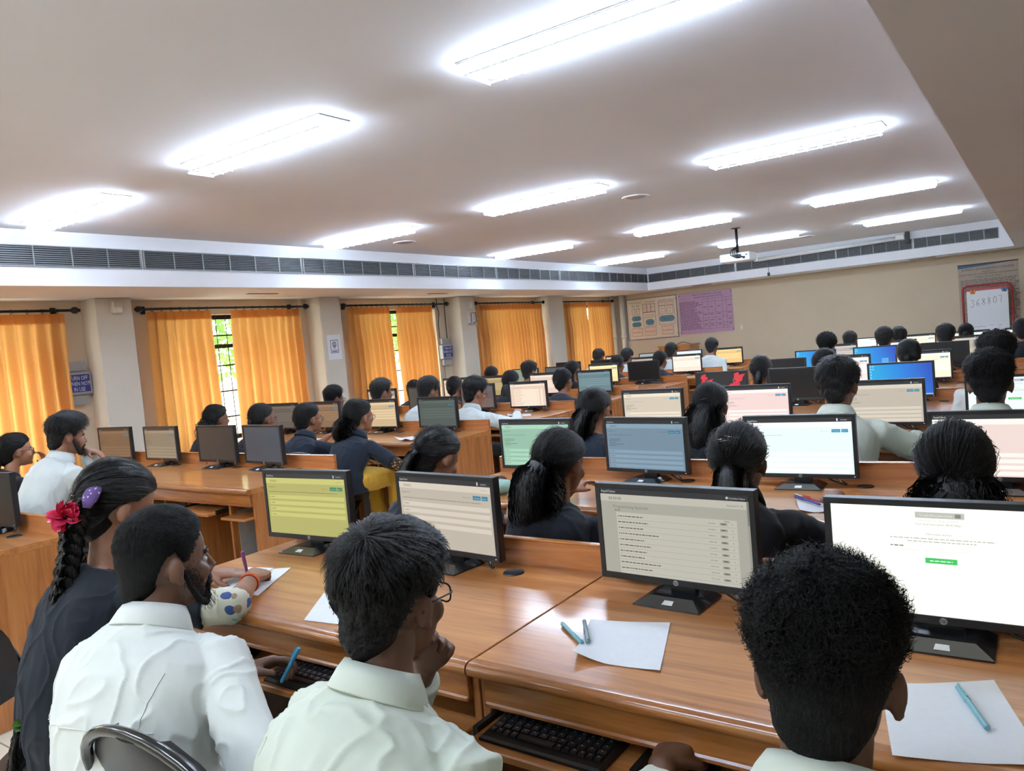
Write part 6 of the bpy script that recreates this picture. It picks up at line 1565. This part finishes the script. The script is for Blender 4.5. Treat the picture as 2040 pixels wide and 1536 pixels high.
# ------------------------------------------------------------------ folding chairs
M['vinyl'] = plain('black_vinyl', (26, 25, 25), 0.35, var=0.2, scale=120, bump=0.08); M['tubeb'] = plain('black_tube_paint', (14, 14, 15), 0.2, coat=0.4)
def make_chair():
    t = thing('folding_chair', 'x', 'chair', (0, 0, 0))
    a = MB(); pts = [(-.215, .20, .012), (-.215, .02, .30), (-.215, -.10, .47), (-.212, -.185, .66)]
    arc = [(-.212 * cos(q), -.200 - .03 * sin(q), .68 + .12 * sin(q)) for q in [pi * i / 14 for i in range(15)]]
    pts = pts + arc + [(-p[0], p[1], p[2]) for p in reversed(pts)]
    a.tube(pts, .0115, 10); a.build('hoop_frame', M['tubeb'], t, True)
    a = MB(); nx, nz = 14, 8; vs = []
    for y0 in (0, .012):
        for j in range(nz + 1):
            z = .56 + .235 * j / nz; ww = .205 * (sqrt(max(0, 1 - max(0, (z - .68) / .125) ** 2)) if z > .68 else 1 - .25 * ((.68 - z) / .12) ** 3)
            for i in range(nx + 1):
                u = -1 + 2 * i / nx; vs.append((ww * u, -.16 - (z - .56) * .24 - .028 * (1 - u * u) + y0, z))
    q = (nx + 1) * (nz + 1); fs = []
    for j in range(nz):
        for i in range(nx):
            k = j * (nx + 1) + i; fs += [(k, k + 1, k + nx + 2, k + nx + 1), (q + k, q + k + nx + 1, q + k + nx + 2, q + k + 1)]
    per = [i for i in range(nx + 1)] + [(j + 1) * (nx + 1) - 1 for j in range(1, nz + 1)] + [nz * (nx + 1) + i for i in range(nx - 1, -1, -1)] + [j * (nx + 1) for j in range(nz - 1, 0, -1)]
    for i in range(len(per)): p0, p1 = per[i], per[(i + 1) % len(per)]; fs.append((p1, p0, p0 + q, p1 + q))
    a.add(vs, fs); a.build('backrest', M['vinyl'], t, True, 50)
    a = MB(); rs = []
    for z, k in ((.405, .92), (.412, 1.0), (.425, 1.0), (.436, .93)):
        rs.append([(.20 * k * math.copysign(abs(cos(w)) ** .6, cos(w)), .02 + .19 * k * math.copysign(abs(sin(w)) ** .6, sin(w)), z) for w in [2 * pi * i / 28 for i in range(28)]])
    a.rings(rs); a.build('seat', M['vinyl'], t, True, 50)
    for s in (-1, 1):
        a = MB(); a.tube([(s * .19, -.24, .012), (s * .19, -.04, .22), (s * .19, .13, .40)], .0105, 8); a.build('leg', M['tubeb'], t, True)
        a = MB(); a.tube([(s * .215, .20, 0), (s * .215, .195, .02)], .0145, 8); a.build('rubber_foot', M['black'], t)
        a = MB(); a.tube([(s * .19, -.24, 0), (s * .19, -.235, .02)], .0145, 8); a.build('rubber_foot', M['black'], t)
    a = MB(); a.tube([(-.19, -.17, .085), (.19, -.17, .085)], .008, 8); a.build('crossbar', M['tubeb'], t, True)
    return t
cproto = make_chair()
for i, (cp, cy, key) in enumerate(CH):
    o = cproto if i == 0 else copy_tree(cproto)
    o.location = cp; o.rotation_euler = (0, 0, cy)
    o['label'] = 'black folding chair, %s row, %s seat of %s block' % (ORD[int(key[1]) - 1], SEAT['abcd'.index(key[2])], 'middle' if key[0] == 'R' else 'window'); o['group'] = 'black folding chairs'
